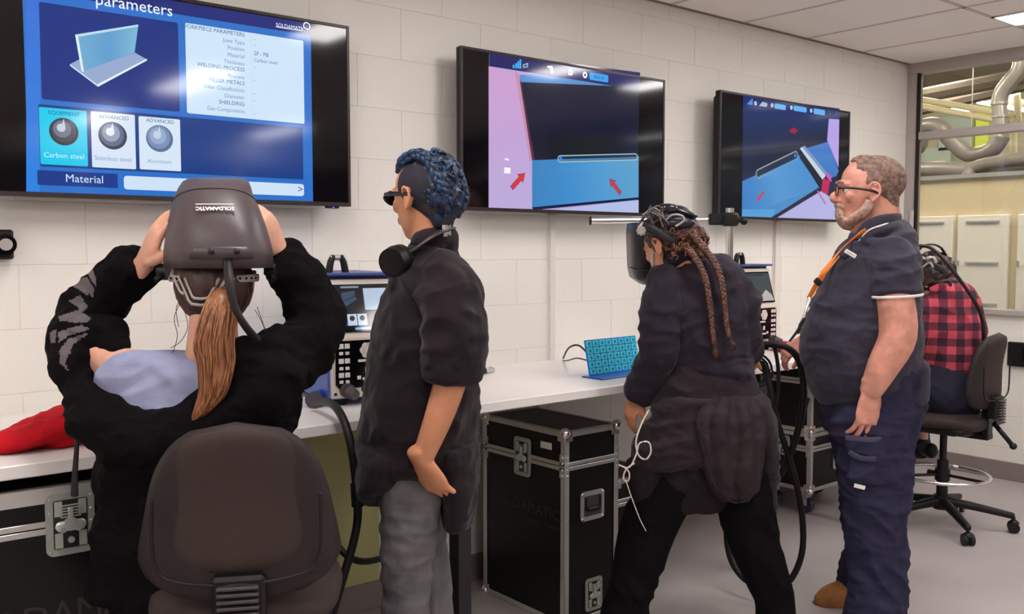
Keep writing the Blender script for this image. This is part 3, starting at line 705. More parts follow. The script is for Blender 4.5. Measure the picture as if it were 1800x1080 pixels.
def flight_case(name, label, x0, x1, y0, y1, z0, z1, seam, rz=0, castors=False, group='black flight cases'):
    cx, cy = (x0 + x1) / 2, (y0 + y1) / 2
    t = thing(name, label, 'flight case', (cx, cy, 0 if castors else z0), rz, group)
    hx, hy = (x1 - x0) / 2, (y1 - y0) / 2; zb = z0 - t.location.z; h = z1 - z0
    obj('body', bx((-hx + .004, -hy + .004, zb + .003), (hx - .004, hy - .004, zb + h - seam)), CASEM, t)
    obj('lid', bx((-hx + .004, -hy + .004, zb + h - seam + .001), (hx - .004, hy - .004, zb + h - .003)), CASEM, t)
    w = .016; th = .003
    for sx in (-1, 1):
        for sy in (-1, 1):
            bm = B(); addbx(bm, (sx * hx, sy * hy, zb), (sx * (hx - w * 1.5), sy * (hy - th), zb + h), .001); addbx(bm, (sx * hx, sy * hy, zb), (sx * (hx - th), sy * (hy - w * 1.5), zb + h), .001)
            for z in [zb + .1 * k for k in range(1, int(h / .1))]:
                ball(bm, (sx * (hx - w), sy * hy, z), .003, 4); ball(bm, (sx * hx, sy * (hy - w), z), .003, 4)
            obj('edge_rail', bm, ALU, t)
    for z in (zb, zb + h):
        for s in (-1, 1):
            zz = -1 if z > zb else 1
            bm = B(); addbx(bm, (-hx, s * hy, z), (hx, s * (hy - th), z + zz * w * 1.4), .001); addbx(bm, (-hx, s * hy, z), (hx, s * (hy - w), z + zz * th), .001); obj('edge_rail', bm, ALU, t)
            bm = B(); addbx(bm, (s * hx, -hy, z), (s * (hx - th), hy, z + zz * w * 1.4), .001); addbx(bm, (s * hx, -hy, z), (s * (hx - w), hy, z + zz * th), .001); obj('edge_rail', bm, ALU, t)
    zs = zb + h - seam
    for s in (-1, 1):
        bm = B()
        for dz in (-.017, .001): addbx(bm, (-hx, s * (hy + .001), zs + dz), (hx, s * (hy - th), zs + dz + .015), .0015)
        obj('lid_channel', bm, ALU, t)
        bm = B()
        for dz in (-.017, .001): addbx(bm, (s * (hx + .001), -hy, zs + dz), (s * (hx - th), hy, zs + dz + .015), .0015)
        obj('lid_channel', bm, ALU, t)
    for sx in (-1, 1):
        for sy in (-1, 1):
            for z, zz in ((zb, 1), (zb + h, -1)):
                bm = B(); ball(bm, (sx * (hx - .006), sy * (hy - .006), z + zz * .006), .021, 8)
                addbx(bm, (sx * (hx + .002), sy * (hy - .04), z), (sx * (hx - .002), sy * (hy + .001), z + zz * .04), .001); addbx(bm, (sx * (hx - .04), sy * (hy + .002), z), (sx * (hx + .001), sy * (hy - .002), z + zz * .04), .001)
                obj('ball_corner', bm, CHROME, t, auto=True)
            bm = B()
            for dz in (-.035, -.012, .012, .035):
                ball(bm, (sx * (hx - .012), sy * (hy + .002), zs + dz), .006, 5); ball(bm, (sx * (hx + .002), sy * (hy - .012), zs + dz), .006, 5)
            addbx(bm, (sx * (hx + .001), sy * (hy - .03), zs - .045), (sx * (hx - .02), sy * (hy + .002), zs + .045), .001)
            obj('corner_brace', bm, ALU, t)
            if castors:
                bm = B(); c = Vector((sx * (hx - .07), sy * (hy - .07), .045)); cyl(bm, c - Vector((0.016, 0, 0)), c + Vector((0.016, 0, 0)), .045, 20)
                cs = obj('castor', bm, mat('castor_wheel', (44, 50, 74), .4), t, auto=True)
                bm = B(); addbx(bm, c + Vector((-.024, -.02, 0)), c + Vector((-.02, .02, .05)), .001); addbx(bm, c + Vector((.02, -.02, 0)), c + Vector((.024, .02, .05)), .001); addbx(bm, (c.x - .035, c.y - .035, zb - .006), (c.x + .035, c.y + .035, zb), .001); addbx(bm, (c.x - .024, c.y - .02, .088), (c.x + .024, c.y + .02, zb), .001)
                obj('castor_fork', bm, ALU, cs)
    return t, hx, hy, zb, h, zs
EMB = mat('faint_print', (44, 37, 41), .5)
c1, hx, hy, zb, h, zs = flight_case('flight_case', 'tall black flight case with aluminium edges under the bench, beside the standing blue-haired person', -3.765, -3.475, -0.64, -0.135, 0, .757, .135)
latch(c1, (-hx, hy * -.02, zs), (-1, 0, 0), .10, .155); latch(c1, (0.01, -hy, zb + .10), (0, -1, 0), .09, .13); handle(c1, (0, -hy, zb + h * .60), (0, -1, 0), .125, .115)
text('lettering', 'SOLDAMATIC', .062, (-hx + .003, -hy + .032, .425), (0, -1, 0), (0, 0, 1), EMB, c1, 'RIGHT', .0008)
text('lettering', 'AUGMENTED TRAINING', .020, (-hx + .003, -hy + .032, .375), (0, -1, 0), (0, 0, 1), EMB, c1, 'RIGHT', .0008)
st = obj('sticker', bx((-hx - .0018, -.225 + .05, zs + .055), (-hx + .003, -.165 + .05, zs + .08)), WHITE, c1)
c2, hx, hy, zb, h, zs = flight_case('flight_case', 'wide black flight case under the bench at the left edge, lid latch in view', -6.45, -5.05, -0.74, -0.12, 0, .868, .10, rz=radians(-2))
latch(c2, (hx - .465, -hy, zs + .003), (0, -1, 0), .112, .155)
text('lettering', 'SOLDAMATIC', .085, (hx - .73, -hy + .003, .545), (1, 0, 0), (0, 0, 1), EMB, c2, 'LEFT', .0008)
bm = B(); addbx(bm, (hx - .62, -hy - .001, zs + .060), (hx, -hy + .004, zs + .098)); obj('reinforcing_strip', bm, ALU, c2)
c3, hx, hy, zb, h, zs = flight_case('flight_case', 'small black flight case on blue castors beside the man, under the bench', -1.755, -1.20, -0.40, -0.06, .135, .455, .085, castors=True)
handle(c3, (0.0, -hy, zb + h * .45), (0, -1, 0), .12, .10); latch(c3, (-hx, 0, zs), (-1, 0, 0), .08, .11)
c4, hx, hy, zb, h, zs = flight_case('flight_case', 'open-fronted black rack case stacked on the small case under the bench', -1.76, -1.20, -0.40, -0.06, .458, .885, .15)
c5, hx, hy, zb, h, zs = flight_case('flight_case', 'low black flight case on the floor behind the legs of the person with braids', -3.41, -3.12, -0.555, -0.12, .135, .50, .10, castors=True)

# ================================================================== SIMULATOR UNITS
SCD = em((26, 28, 40), .7)
def sim_unit(name, label, loc, rz, pic, W_=.26, H_=.405, D_=.40, body=BLUEM):
    t = thing(name, label, 'welding simulator unit', loc, rz); h = W_ / 2
    z0 = .022
    # side profile, front slants back over the screen
    prof = [(0, z0), (0, z0 + .20), (.055, z0 + H_ - .02), (.055, z0 + H_), (D_, z0 + H_), (D_, z0)]
    bm = B()
    def prism(bm, xa, xb, pr):
        A = [bm.verts.new((xa, y, z)) for y, z in pr]; C_ = [bm.verts.new((xb, y, z)) for y, z in pr]
        n = len(pr); bm.faces.new(A); bm.faces.new(C_[::-1])
        for i in range(n): bm.faces.new((A[i], A[(i + 1) % n], C_[(i + 1) % n], C_[i]))
    prism(bm, -h, h, [(y + .012, z) for y, z in prof]); obj('case', bm, body, t)
    F = [(-.004, z0 + .004), (-.004, z0 + .20), (.051, z0 + H_ - .016), (.02, z0 + H_ - .016), (.012, z0 + .2), (.012, z0 + .004)]
    bm = B(); prism(bm, -h + .010, h - .010, [(-.006, z0 + .006), (-.006, z0 + .20), (.046, z0 + H_ - .016), (.06, z0 + H_ - .016), (.014, z0 + .2), (.014, z0 + .006)]); obj('front_panel', bm, CREAM, t)
    # top lip
    bm = B(); addbx(bm, (-h - .003, .03, z0 + H_ - .004), (h + .003, D_ + .012, z0 + H_ + .006), .003); obj('top_cover', bm, mat('blue_cover', (58, 76, 140), .4), t)
    # screen on the slanted face
    S0 = Vector((0, -.0065, z0 + .205)); S1 = Vector((0, .046, z0 + H_ - .018)); up = (S1 - S0); L = up.length; up.normalize(); nn = Vector((-1, 0, 0)).cross(up).normalized()
    if nn.y > 0: nn = -nn
    R = Vector((1, 0, 0)); rot = Matrix((R, up, nn)).transposed()
    bm = B(); box(bm, S0 + up * (L * .50) + nn * .001, (W_ * .80, L * .84, .004), .0, rot); sc = obj('display', bm, BLKG, t)
    def q(u, v, w, hh, m, k, nm='display_picture'):
        bm = B(); box(bm, S0 + up * (L * (.08 + .84 * v)) + R * (W_ * .80 * (u - .5)) + nn * (.0032 + .0003 * k), (W_ * .8 * w, L * .84 * hh, .0004), 0, rot); return obj(nm, bm, m, sc)
    if pic:
        q(.5, .5, .97, .92, em((16, 18, 28), .8), 0)
        q(.30, .96 - .02, .30, .04, em((150, 160, 180), .8), 1); q(.75, .68, .46, .46, em((188, 206, 226), .9), 1)
        q(.12, .25, .15, .24, em((70, 140, 210), .9), 1); q(.285, .25, .155, .24, em((200, 214, 236), .9), 1); q(.455, .25, .155, .24, em((200, 214, 236), .9), 1)
        q(.62, .06, .6, .05, em((150, 190, 230), .9), 1)
        for u in (.12, .285, .455):
            bm = B(); c = S0 + up * (L * (.08 + .84 * .28)) + R * (W_ * .8 * (u - .5)); cyl(bm, c + nn * .003, c + nn * .0045, .009, 18); obj('display_picture', bm, em((20, 26, 44), .5), sc)
        bm = B(); c = S0 + up * (L * (.08 + .84 * .68)) + R * (W_ * .8 * (.27 - .5))
        vs = [c + nn * .004 + R * a + up * b for a, b in ((-.024, -.004), (.020, .010), (.024, .030), (-.026, .022))]; bm.faces.new([bm.verts.new(v) for v in vs])
        vs = [c + nn * .0042 + R * a + up * b for a, b in ((-.032, -.008), (-.018, -.026), (.028, 0.0), (.024, .008))]; bm.faces.new([bm.verts.new(v) for v in vs])
        obj('display_picture', bm, em((60, 84, 104), .8), sc)
    else:
        q(.5, .5, .95, .90, em((92, 104, 104), .45), 0)
        q(.4, .9, .7, .05, em((60, 70, 76), .5), 1)
        bm = B(); c = S0 + up * (L * .12)
        vs = [c + nn * .0042 + R * a + up * b for a, b in ((-.03, 0), (.098, 0), (.088, .03), (.045, .058), (.0, .03))]; bm.faces.new([bm.verts.new(v) for v in vs]); obj('display_picture', bm, em((214, 208, 202), .7), sc)
    # keypad
    kz = z0 + .115
    bm = B(); box(bm, (0.0, -.008, kz), (W_ * .84, .004, .155), 0); es = [e for e in bm.edges if abs((e.verts[0].co - e.verts[1].co).normalized().y) > .9]; bmesh.ops.bevel(bm, geom=es, offset=.012, segments=1, affect='EDGES'); kp = obj('keypad', bm, BLKG, t)
    KW = mat('key_white', (214, 208, 204), .5)
    kme = bpy.data.meshes.new('key'); b2 = B(); box(b2, (0, 0, 0), (.019, .003, .017), .0008); b2.to_mesh(kme); b2.free(); kme.materials.append(KW)
    def key(x, z, sx=1, sz=1, me=kme): o_ = bpy.data.objects.new('key', me); COL.objects.link(o_); o_.parent = kp; o_.location = (x, -.0115, kz + z); o_.scale = (sx, 1, sz)
    for mir in (-1, 1):
        for r_, z in enumerate((.060, .037, .012, -.012, -.034, -.056)):
            for x in (.091, .070):
                if mir == 1 and r_ > 3: key(x * mir, z, .9, .8)
                else: key(x * mir, z, .9 if r_ % 2 == 0 else .7, .95 if r_ % 2 == 0 else .6)
    bm = B()
    for k in range(6):
        a = k * pi / 3
        for kk in range(1): cyl(bm, (.026 * cos(a) * .55, -.010, kz + .044 + .026 * sin(a) * .55), (.026 * cos(a) * .55, -.0135, kz + .044 + .026 * sin(a) * .55), .0125, 14)
    cyl(bm, (0, -.010, kz + .044), (0, -.015, kz + .044), .011, 18); obj('dial', bm, KW, kp)
    for x, z, sx, sz in ((-.012, .010, 2.2, .5), (.0, -.022, .8, 1.2), (0, -.05, 1.9, .5), (-.03, -.045, .7, .7), (.03, -.045, .7, .7)): key(x, z, sx, sz)
    # connectors below the keypad
    for x in (-.072, .072):
        bm = B(); cyl(bm, (x, -.006, z0 + .03), (x, -.03, z0 + .03), .024, 20); cyl(bm, (x, -.03, z0 + .03), (x + .01, -.06, z0 + .02), .020, 20, .017); obj('connector', bm, mat('connector_grey', (70, 62, 64), .5), t, auto=True)
    bm = B()
    for x in (-h + .02, h - .02): cyl(bm, (x, -.006, z0 + .02), (x, -.010, z0 + .02), .005, 10)
    obj('screw', bm, BLK, t)
    for x in (-h + .05, h - .05):
        for y in (.04, D_ - .03):
            bm = B(); box(bm, (x, y, z0 / 2), (.04, .035, z0), .004); obj('foot', bm, BLK, t)
    # handle on top
    zt = z0 + H_ + .004
    for x in (-.088, -.030):
        bm = B(); loft(bm, [(x, .10, zt), (x + .006 * (1 if x < -.06 else -1), .10, zt + .035), (x + .015 * (1 if x < -.06 else -1), .10, zt + .055)], [(.012, .014), (.011, .014), (.009, .012)], n=12); obj('handle_bracket', bm, BLK, t, True)
    bm = B(); cyl(bm, (-.083, .10, zt + .052), (-.035, .10, zt + .052), .009, 14); obj('handle_bar', bm, ALU, t, auto=True)
    # side vents and side print
    bm = B()
    for k in range(5): box(bm, (-h - .0005, .10 + .03 * k, z0 + .30), (.002, .012, .09), 0)
    obj('vent', bm, mat('vent_dark', (30, 36, 60), .6), t)
    text('lettering', 'SOLDAMATIC', .034, (-h - .0008, .24, z0 + .075), (0, -.93, -.36), (0, -.36, .93), WHITE, t, 'CENTER', .0005)
    return t
q1 = on(590, 714, 2, BZ)
R8 = Matrix.Rotation(radians(-8), 3, 'Z')
loc1 = q1 + R8 @ Vector((.13 - .03, -.02, 0))
s1 = sim_unit('welding_simulator', 'blue and cream welding simulator unit on the bench, screen lit, beside the blue-haired person', loc1, radians(-8), True)
q2 = on(1366, 607, 2, BZ + .02)
s2 = sim_unit('welding_simulator', 'dark-framed cream welding simulator unit on the bench, behind the person with braids', (q2.x - .13, q2.y, BZ), radians(2), False, body=mat('dark_blue_steel', (44, 46, 66), .4))

# blue side plug and cable of the first unit
pl = thing('power_plug', 'blue round plug on the bench beside the left simulator unit', 'plug', on(556, 716, 2, BZ)); o_ = Vector(pl.location)
d = (on(585, 704, 2, BZ) - o_).normalized()
bm = B(); cyl(bm, Vector((0, 0, .028)), d * .05 + Vector((0, 0, .03)), .022, 20); obj('plug_collar', bm, mat('plug_blue', (36, 62, 168), .4), pl, auto=True)
bm = B(); cyl(bm, -d * .03 + Vector((0, 0, .026)), Vector((0, 0, .028)), .026, 20); cyl(bm, d * .04 + Vector((0, 0, .03)), d * .10 + Vector((0, 0, .034)), .018, 20); obj('plug_body', bm, mat('plug_grey', (62, 56, 76), .5), pl, auto=True)

# ================================================================== THINGS ON THE BENCH
t = thing('key_panel_stand', 'bright blue stand-up panel with a grid of cyan keys on the bench', 'key panel', on(1036, 664, 2, BZ)); o_ = Vector(t.location)
KBL = mat('acrylic_blue', (16, 112, 220), .25); KCY = mat('key_cyan', (66, 200, 216), .35)
Wk = .315; tilt = Matrix.Rotation(radians(-12), 3, 'X'); rz_ = Matrix.Rotation(radians(3), 3, 'Z'); T3 = rz_ @ tilt
bm = B(); box(bm, T3 @ Vector((Wk / 2, 0, .074)) + Vector((0, 0, .002)), (Wk, .006, .146), .002, T3); pn = obj('panel', bm, KBL, t)
bm = B(); box(bm, rz_ @ Vector((Wk / 2 - .01, -.035, .003)), (Wk + .03, .11, .006), .002, rz_); obj('base_tray', bm, mat('tray_blue', (14, 84, 176), .3), t)
kme = bpy.data.meshes.new('key'); b2 = B(); box(b2, (0, 0, 0), (.034, .003, .0245), .0012, mi=0); addbx(b2, (-.006, -.0022, -.006), (.006, -.0014, .006), mi=1); b2.to_mesh(kme); b2.free(); kme.materials.append(KCY); kme.materials.append(mat('key_mark', (16, 120, 150), .4))
for r_ in range(5):
    for c_ in range(8):
        o2_ = bpy.data.objects.new('key', kme); COL.objects.link(o2_); o2_.parent = pn
        o2_.matrix_local = Matrix.Translation(T3 @ Vector((.0215 + c_ * .0388, -.0042, .020 + r_ * .0275)) + Vector((0, 0, .002))) @ T3.to_4x4()
p = [on(x, y, 1, yy) for x, y, yy in ((1038, 628, -.50), (1018, 608, -.4), (1000, 612, -.3), (990, 630, -.06))]; 
tag(obj('cable', tube(p, .004), RUB, None, True), 'thin black cable arching behind the blue key panel', 'cable')
p = [on(x, y, 1, yy) for x, y, yy in ((1038, 636, -.50), (1015, 630, -.4), (998, 634, -.25), (990, 634, -.05))]; 
tag(obj('cable', tube(p, .003), RUB, None, True), 'lower thin black cable lying behind the blue key panel', 'cable')
t = thing('cable_connector', 'small grey metal connector lying on the bench right of the blue-haired person', 'connector', on(853, 658, 2, BZ)); 
bm = B(); box(bm, (0.03, .02, .012), (.06, .035, .02), .004, Matrix.Rotation(radians(20), 3, 'Z')); obj('shell', bm, mat('clear_grey', (196, 192, 190), .25, .4), t)
bm = B(); box(bm, (-.02, 0.0, .014), (.04, .03, .024), .004, Matrix.Rotation(radians(20), 3, 'Z')); obj('plug_tip', bm, BLK, t)
bm = B(); cyl(bm, (.045, .02, .0225), (.045, .02, .027), .006, 12); obj('screw', bm, CHROME, t)
# red glove
g = on(95, 765, 2, BZ); t = thing('red_glove', 'crumpled red leather welding glove on the bench at the left edge', 'glove', g)
bm = B(); 
G = lambda x, y, z=0: on(x, y, 2, BZ + z) - g
loft(bm, [G(-40, 790, .012), G(30, 772, .03), G(90, 752, .045), G(150, 735, .05), G(185, 725, .03)], [(.03, .012), (.075, .028), (.10, .036), (.11, .034), (.07, .015)], ref=(0, 1, 0), n=24, cap=.4)
loft(bm, [G(60, 775, .012), G(110, 776, .016), G(150, 770, .012)], [(.03, .01), (.035, .015), (.02, .01)], ref=(0, 1, 0), n=16)
blob('leather', bm, RED, t, .005, 4, fold=.004, fs=(16, 16, 20), fold2=.002, fs2=(40, 40, 40))
bm = B(); box(bm, on(158, 770, 2, BZ + .008) - g, (.05, .03, .014), .004); obj('cuff_tag', bm, mat('tag_blue', (40, 96, 176), .5), t)
g = on(1388, 612, 2, BZ); t = thing('red_glove', 'red leather welding glove on the bench by the far simulator, under the man\'s hand', 'glove', g)
bm = B(); G = lambda x, y, z=0: on(x, y, 2, BZ + z) - g
loft(bm, [G(1366, 606, .02), G(1388, 611, .025), G(1408, 614, .02)], [(.05, .018), (.06, .025), (.05, .015)], ref=(0, 1, 0), n=20, cap=.4); blob('leather', bm, RED, t, .005, 4, fold=.003, fs=(16, 16, 20))
# clamp stand
F = Frame(1282, 4.1); t = thing('clamp_stand', 'chrome clamp stand with a long horizontal bar in front of the rightmost television', 'clamp stand', F.o + Vector((0, 0, BZ)), ROT)
def st(p): return p - Vector((0, 0, BZ))
bm = B(); box(bm, (0, .04, .008), (.14, .18, .016), .004); obj('base_plate', bm, BLK, t)
zt = st(F(1282, 366)).z
bm = B(); cyl(bm, (0, 0, .016), (0, 0, zt), .0175, 24); obj('post', bm, CHROME, t, auto=True)
zc = st(F(1270, 386)).z
bm = B(); a = st(F(1040, 388, .0)); a.y = .02; b = Vector((.01, .02, zc)); cyl(bm, a, b, .0135, 20); obj('horizontal_bar', bm, CHROME, t, auto=True)
bm = B(); cyl(bm, a, a + Vector((-.008, 0, 0)), .019, 20); obj('bar_end_cap', bm, BLK, t, auto=True)
bm = B(); box(bm, (.0, 0.0, zc), (.07, .06, .06), .01); box(bm, (-.055, 0.01, zc + .001), (.07, .045, .05), .006); cyl(bm, (.03, 0, zc + .0), (.06, 0, zc - .008), .010, 12); ball(bm, (.062, 0, zc - .008), .017, 8); obj('clamp', bm, BLK, t, auto=True)

# ================================================================== CHAIRS
def drafting_chair(name, label, loc, rz, seat_z, back_z0, back_z1, back_w=.44):
    """faces local +y"""
    t = thing(name, label, 'chair', loc, rz, 'black swivel drafting chairs')
    bm = B(); loft(bm, [(0, -.20, seat_z - .035), (0, -.12, seat_z - .03), (0, .05, seat_z - .035), (0, .20, seat_z - .045)], [(.175, .035), (.205, .042), (.215, .042), (.19, .036)], n=28, sq=.7); obj('seat', bm, CHAIRF, t, True)
    bm = B(); loft(bm, [(0, -.16, seat_z - .065), (0, .14, seat_z - .07)], [(.19, .03), (.19, .03)], n=24, sq=.6); obj('seat_underside', bm, BLK, t, True)
    def back(y0, grow, z0, z1, th, w, nm, m, top=.72, curve=.03):
        bm = B(); n, mm = 24, 20; F_, K = [], []
        for i in range(mm + 1):
            v = i / mm; z = z0 + (z1 - z0) * v
            sh = (1 - abs(2 * v - 1) ** 3.2) ** .42 if 0 < v < 1 else 0.0
            hw = w / 2 * (sh if v > .5 else (1 - abs(2 * v - 1) ** 5) ** .5 if v > 0 else 0) * (1 - (1 - top) * max(0, v - .25) / .75)
            yb = y0 - .10 * (v - .5) * .35 + .02 * sin(pi * v)
            r1, r2 = [], []
            for k in range(n + 1):
                u = 2 * k / n - 1; x = hw * u
                cv = curve * u * u * (hw / (w / 2)); e = (max(0, 1 - abs(u) ** 4) * max(0, 1 - abs(2 * v - 1) ** 6)) ** .5
                r1.append(bm.verts.new((x, yb + cv + th / 2 * e, z))); r2.append(bm.verts.new((x, yb + cv - th / 2 * e - grow * e, z)))
            F_.append(r1); K.append(r2)
        for i in range(mm):
            for k in range(n):
                bm.faces.new((F_[i][k], F_[i][k + 1], F_[i + 1][k + 1], F_[i + 1][k])); bm.faces.new((K[i][k + 1], K[i][k], K[i + 1][k], K[i + 1][k + 1]))
        bmesh.ops.remove_doubles(bm, verts=bm.verts[:], dist=.0004)
        return obj(nm, bm, m, t, True)
    H_ = back_z1 - back_z0
    back(-.235, 0, back_z0, back_z1, .06, back_w, 'backrest', CHAIRP)
    back(-.243, .0, back_z0 + H_ * .155, back_z0 + H_ * .985, .064, back_w * .80, 'back_panel', CHAIRF, top=.84)
    bm = B(); pth = [(back_w * .392 * x, -.268 + .018 * abs(x), back_z0 + H_ * z) for x, z in ((-1, .60), (-1.01, .4), (-.98, .27), (-.86, .19), (-.5, .155), (0, .148), (.5, .155), (.86, .19), (.98, .27), (1.01, .4), (1, .60))]
    loft(bm, pth, [.004] * 11, ref=(0, 1, 0), n=8); obj('panel_welt', bm, BLK, t, True)
    bm = B()
    box(bm, (0, -.245, back_z0 + .02), (.11, .05, .11), .008); box(bm, (0, -.21, back_z0 - .06), (.07, .035, .16), .006); box(bm, (0, -.10, seat_z - .10), (.07, .26, .03), .006); obj('back_stem', bm, BLK, t)
    bm = B()
    for k in range(9): box(bm, (0, -.275, back_z0 + .055 - .014 * k), (.085, .02, .008), .002)
    obj('bellows', bm, mat('bellows_rubber', (60, 54, 56), .4), t)['kind'] = 'stuff'
    bm = B(); cyl(bm, (0, 0, .10), (0, 0, seat_z * .58), .028, 20); cyl(bm, (0, 0, seat_z * .5), (0, 0, seat_z - .09), .018, 16); box(bm, (0, 0, seat_z - .095), (.16, .18, .03), .006); obj('gas_lift', bm, BLK, t, auto=True)
    bm = B(); bmr_ = [(.225 * cos(a), .225 * sin(a), .27) for a in [2 * pi * k / 36 for k in range(37)]]
    loft(bm, bmr_, [.009] * 37, ref=(0, 0, 1), n=10, sub=1, cap=0); obj('foot_ring', bm, CHROME, t, True)
    bm = B()
    for k in range(3):
        a = 2 * pi * k / 3 + .4; cyl(bm, (.03 * cos(a), .03 * sin(a), .27), (.222 * cos(a), .222 * sin(a), .27), .008, 8)
    cyl(bm, (0, 0, .24), (0, 0, .30), .037, 20); obj('ring_spokes', bm, BLK, t, auto=True)
    bm = B(); cyl(bm, (0, .037, .27), (.0, .075, .27), .014, 12); obj('clamp_knob', bm, BLK, t)
    bm = B(); cyl(bm, (.08, -.05, seat_z - .10), (.24, -.09, seat_z - .14), .007, 8); box(bm, (.25, -.092, seat_z - .145), (.06, .02, .012), .003); obj('lever', bm, BLK, t)
    bm = B(); cyl(bm, (.0, -.24, back_z0 - .06), (.0, -.33, back_z0 - .16), .012, 10); ball(bm, (0, -.335, back_z0 - .165), .018, 8); obj('back_lever', bm, BLK, t, True)
    for k in range(5):
        a = 2 * pi * k / 5 + .105; c, s_ = cos(a), sin(a)
        bm = B(); loft(bm, [(.02 * c, .02 * s_, .13), (.15 * c, .15 * s_, .115), (.33 * c, .33 * s_, .085)], [(.024, .024), (.022, .020), (.017, .016)], ref=(-s_, c, 0), n=12, sq=.7); L = obj('star_leg', bm, BLK, t, True)
        bm = B(); q = Vector((.335 * c, .335 * s_, .028)); d_ = Vector((-s_, c, 0))
        for sg in (-1, 1): cyl(bm, q + d_ * sg * .008, q + d_ * sg * .026, .028, 18)
        cyl(bm, q, (q.x, q.y, .08), .009, 8); box(bm, q + Vector((0, 0, .02)), (.05, .05, .03), .012); obj('castor', bm, BLK, L, auto=True)
    bm = B(); cyl(bm, (0, 0, .09), (0, 0, .16), .042, 20); obj('star_hub', bm, BLK, t, auto=True)
    return t

# ================================================================== PEOPLE
def person(label, F): return thing('person', label, 'person', F.o, ROT)
def head(bm, c, fwd, up=(0, 0, 1), s=1.0, nose=1.0, chin=1.0, ears=True, neck=True):
    f = Vector(fwd).normalized(); u = Vector(up); u = (u - f * u.dot(f)).normalized(); l = u.cross(f)
    R_ = Matrix((f, l, u)).transposed(); c = Vector(c)
    T = lambda x, y, z: c + R_ @ Vector((x * s, y * s, z * s))
    ball(bm, T(-.018, 0, .035), s, 12, (.098, .077, .085), R_)
    loft(bm, [T(.010, 0, .085), T(.018, 0, .05), T(.022, 0, .02), T(.024, 0, -.02), T(.028, 0, -.055), T(.036, 0, -.085), T(.044 * chin, 0, -.108)],
         [(.055 * s, .055 * s), (.070 * s, .066 * s), (.070 * s, .068 * s), (.067 * s, .065 * s), (.062 * s, .056 * s), (.052 * s, .044 * s), (.036 * s, .028 * s)], ref=f, n=24)
    loft(bm, [T(.090, 0, .022), T(.100, 0, .002), T(.112 * (.98 + .02 * nose), 0, -.022), T(.098, 0, -.034)], [(.008 * s, .009 * s), (.010 * s, .009 * s), (.014 * s * nose, .014 * s * nose), (.010 * s, .016 * s)], ref=f, n=12)
    loft(bm, [T(.078, -.045, .022), T(.090, -.02, .026), T(.090, .02, .026), T(.078, .045, .022)], [.010 * s] * 4, ref=u, n=10)
    loft(bm, [T(.080, -.022, -.060), T(.092, 0, -.056), T(.080, .022, -.060)], [(.006 * s, .010 * s)] * 3, ref=u, n=10)
    loft(bm, [T(.078, -.02, -.070), T(.089, 0, -.071), T(.078, .02, -.070)], [(.007 * s, .010 * s)] * 3, ref=u, n=10)
    for k in (-1, 1):
        ball(bm, T(.062, k * .042, -.018), .022 * s, 8, (1, .8, 1), R_)
        if ears:
            ball(bm, T(-.005, k * .076, -.008), s, 8, (.019, .008, .030), R_ @ Matrix.Rotation(radians(-8), 3, 'Y'))
            loft(bm, [T(.010, k * .080, .008), T(.004, k * .086, .026), T(-.014, k * .089, .022), T(-.022, k * .088, .0), T(-.014, k * .084, -.022), T(.002, k * .079, -.036)], [.0052 * s] * 6, ref=l, n=8)
    return T, R_
def eyes(T, s, parent, R_):
    for k in (-1, 1):
        bm = B(); ball(bm, T(.074, k * .031, .003), .0125 * s, 10); e = obj('eye', bm, mat('eye_white', (232, 226, 220), .2), parent, True)
        bm = B(); ball(bm, T(.083, k * .0315, .003), .0055 * s, 8); obj('iris', bm, mat('iris', (50, 36, 28), .2), e, True)
def hand(bm, w, d, n, side, s=1.0, curl=(.35, .4, .45, .5), spread=.06, thumb=.6, rw=.026):
    """w wrist, d direction of the palm, n palm normal (fingers curl towards it), side +1/-1 puts the thumb"""
    w = Vector(w); d = Vector(d).normalized(); n = Vector(n); n = (n - d * n.dot(d)).normalized(); a = d.cross(n) * side
    loft(bm, [w - d * .03 * s, w, w + d * .03 * s, w + d * .065 * s, w + d * .092 * s], [(rw * s, rw * .8 * s), (.027 * s, .020 * s), (.036 * s, .017 * s), (.042 * s, .0145 * s), (.038 * s, .011 * s)], ref=a, n=18)
    for k, (off, L) in enumerate(((.029, .078), (.010, .087), (-.010, .081), (-.029, .064))):
        p = w + d * .085 * s + a * off * s - d * abs(off + .002) * .18 * s; dd = (d + a * (off * spread / .03)).normalized(); c = curl[k]
        P_ = [p - dd * .015 * s, p]; ang = 0; r0 = .0083 * s
        for q, fr_ in enumerate((.44, .31, .25)):
            ang += c * (1, 1.1, .7)[q]; P_.append(P_[-1] + (dd * cos(ang) + n * sin(ang)) * L * fr_ * s)
        loft(bm, P_, [r0 * 1.02, r0, r0 * .94, r0 * .86, r0 * .72], ref=a, n=10, sub=3, cap=.9)
    p = w + d * .018 * s + a * .024 * s; t1_ = (d * .75 + a * thumb + n * .35).normalized(); t2_ = (d * .95 + a * thumb * .25 + n * .4).normalized()
    loft(bm, [p, p + t1_ * .035 * s, p + t1_ * .042 * s + t2_ * .026 * s, p + t1_ * .042 * s + t2_ * .055 * s], [.0135 * s, .0125 * s, .0105 * s, .0085 * s], ref=n, n=10, sub=3, cap=.9)
def limb(bm, pts, rs, ref=(0, 1, 0), n=18, **k): loft(bm, pts, rs, ref=ref, n=n, **k)
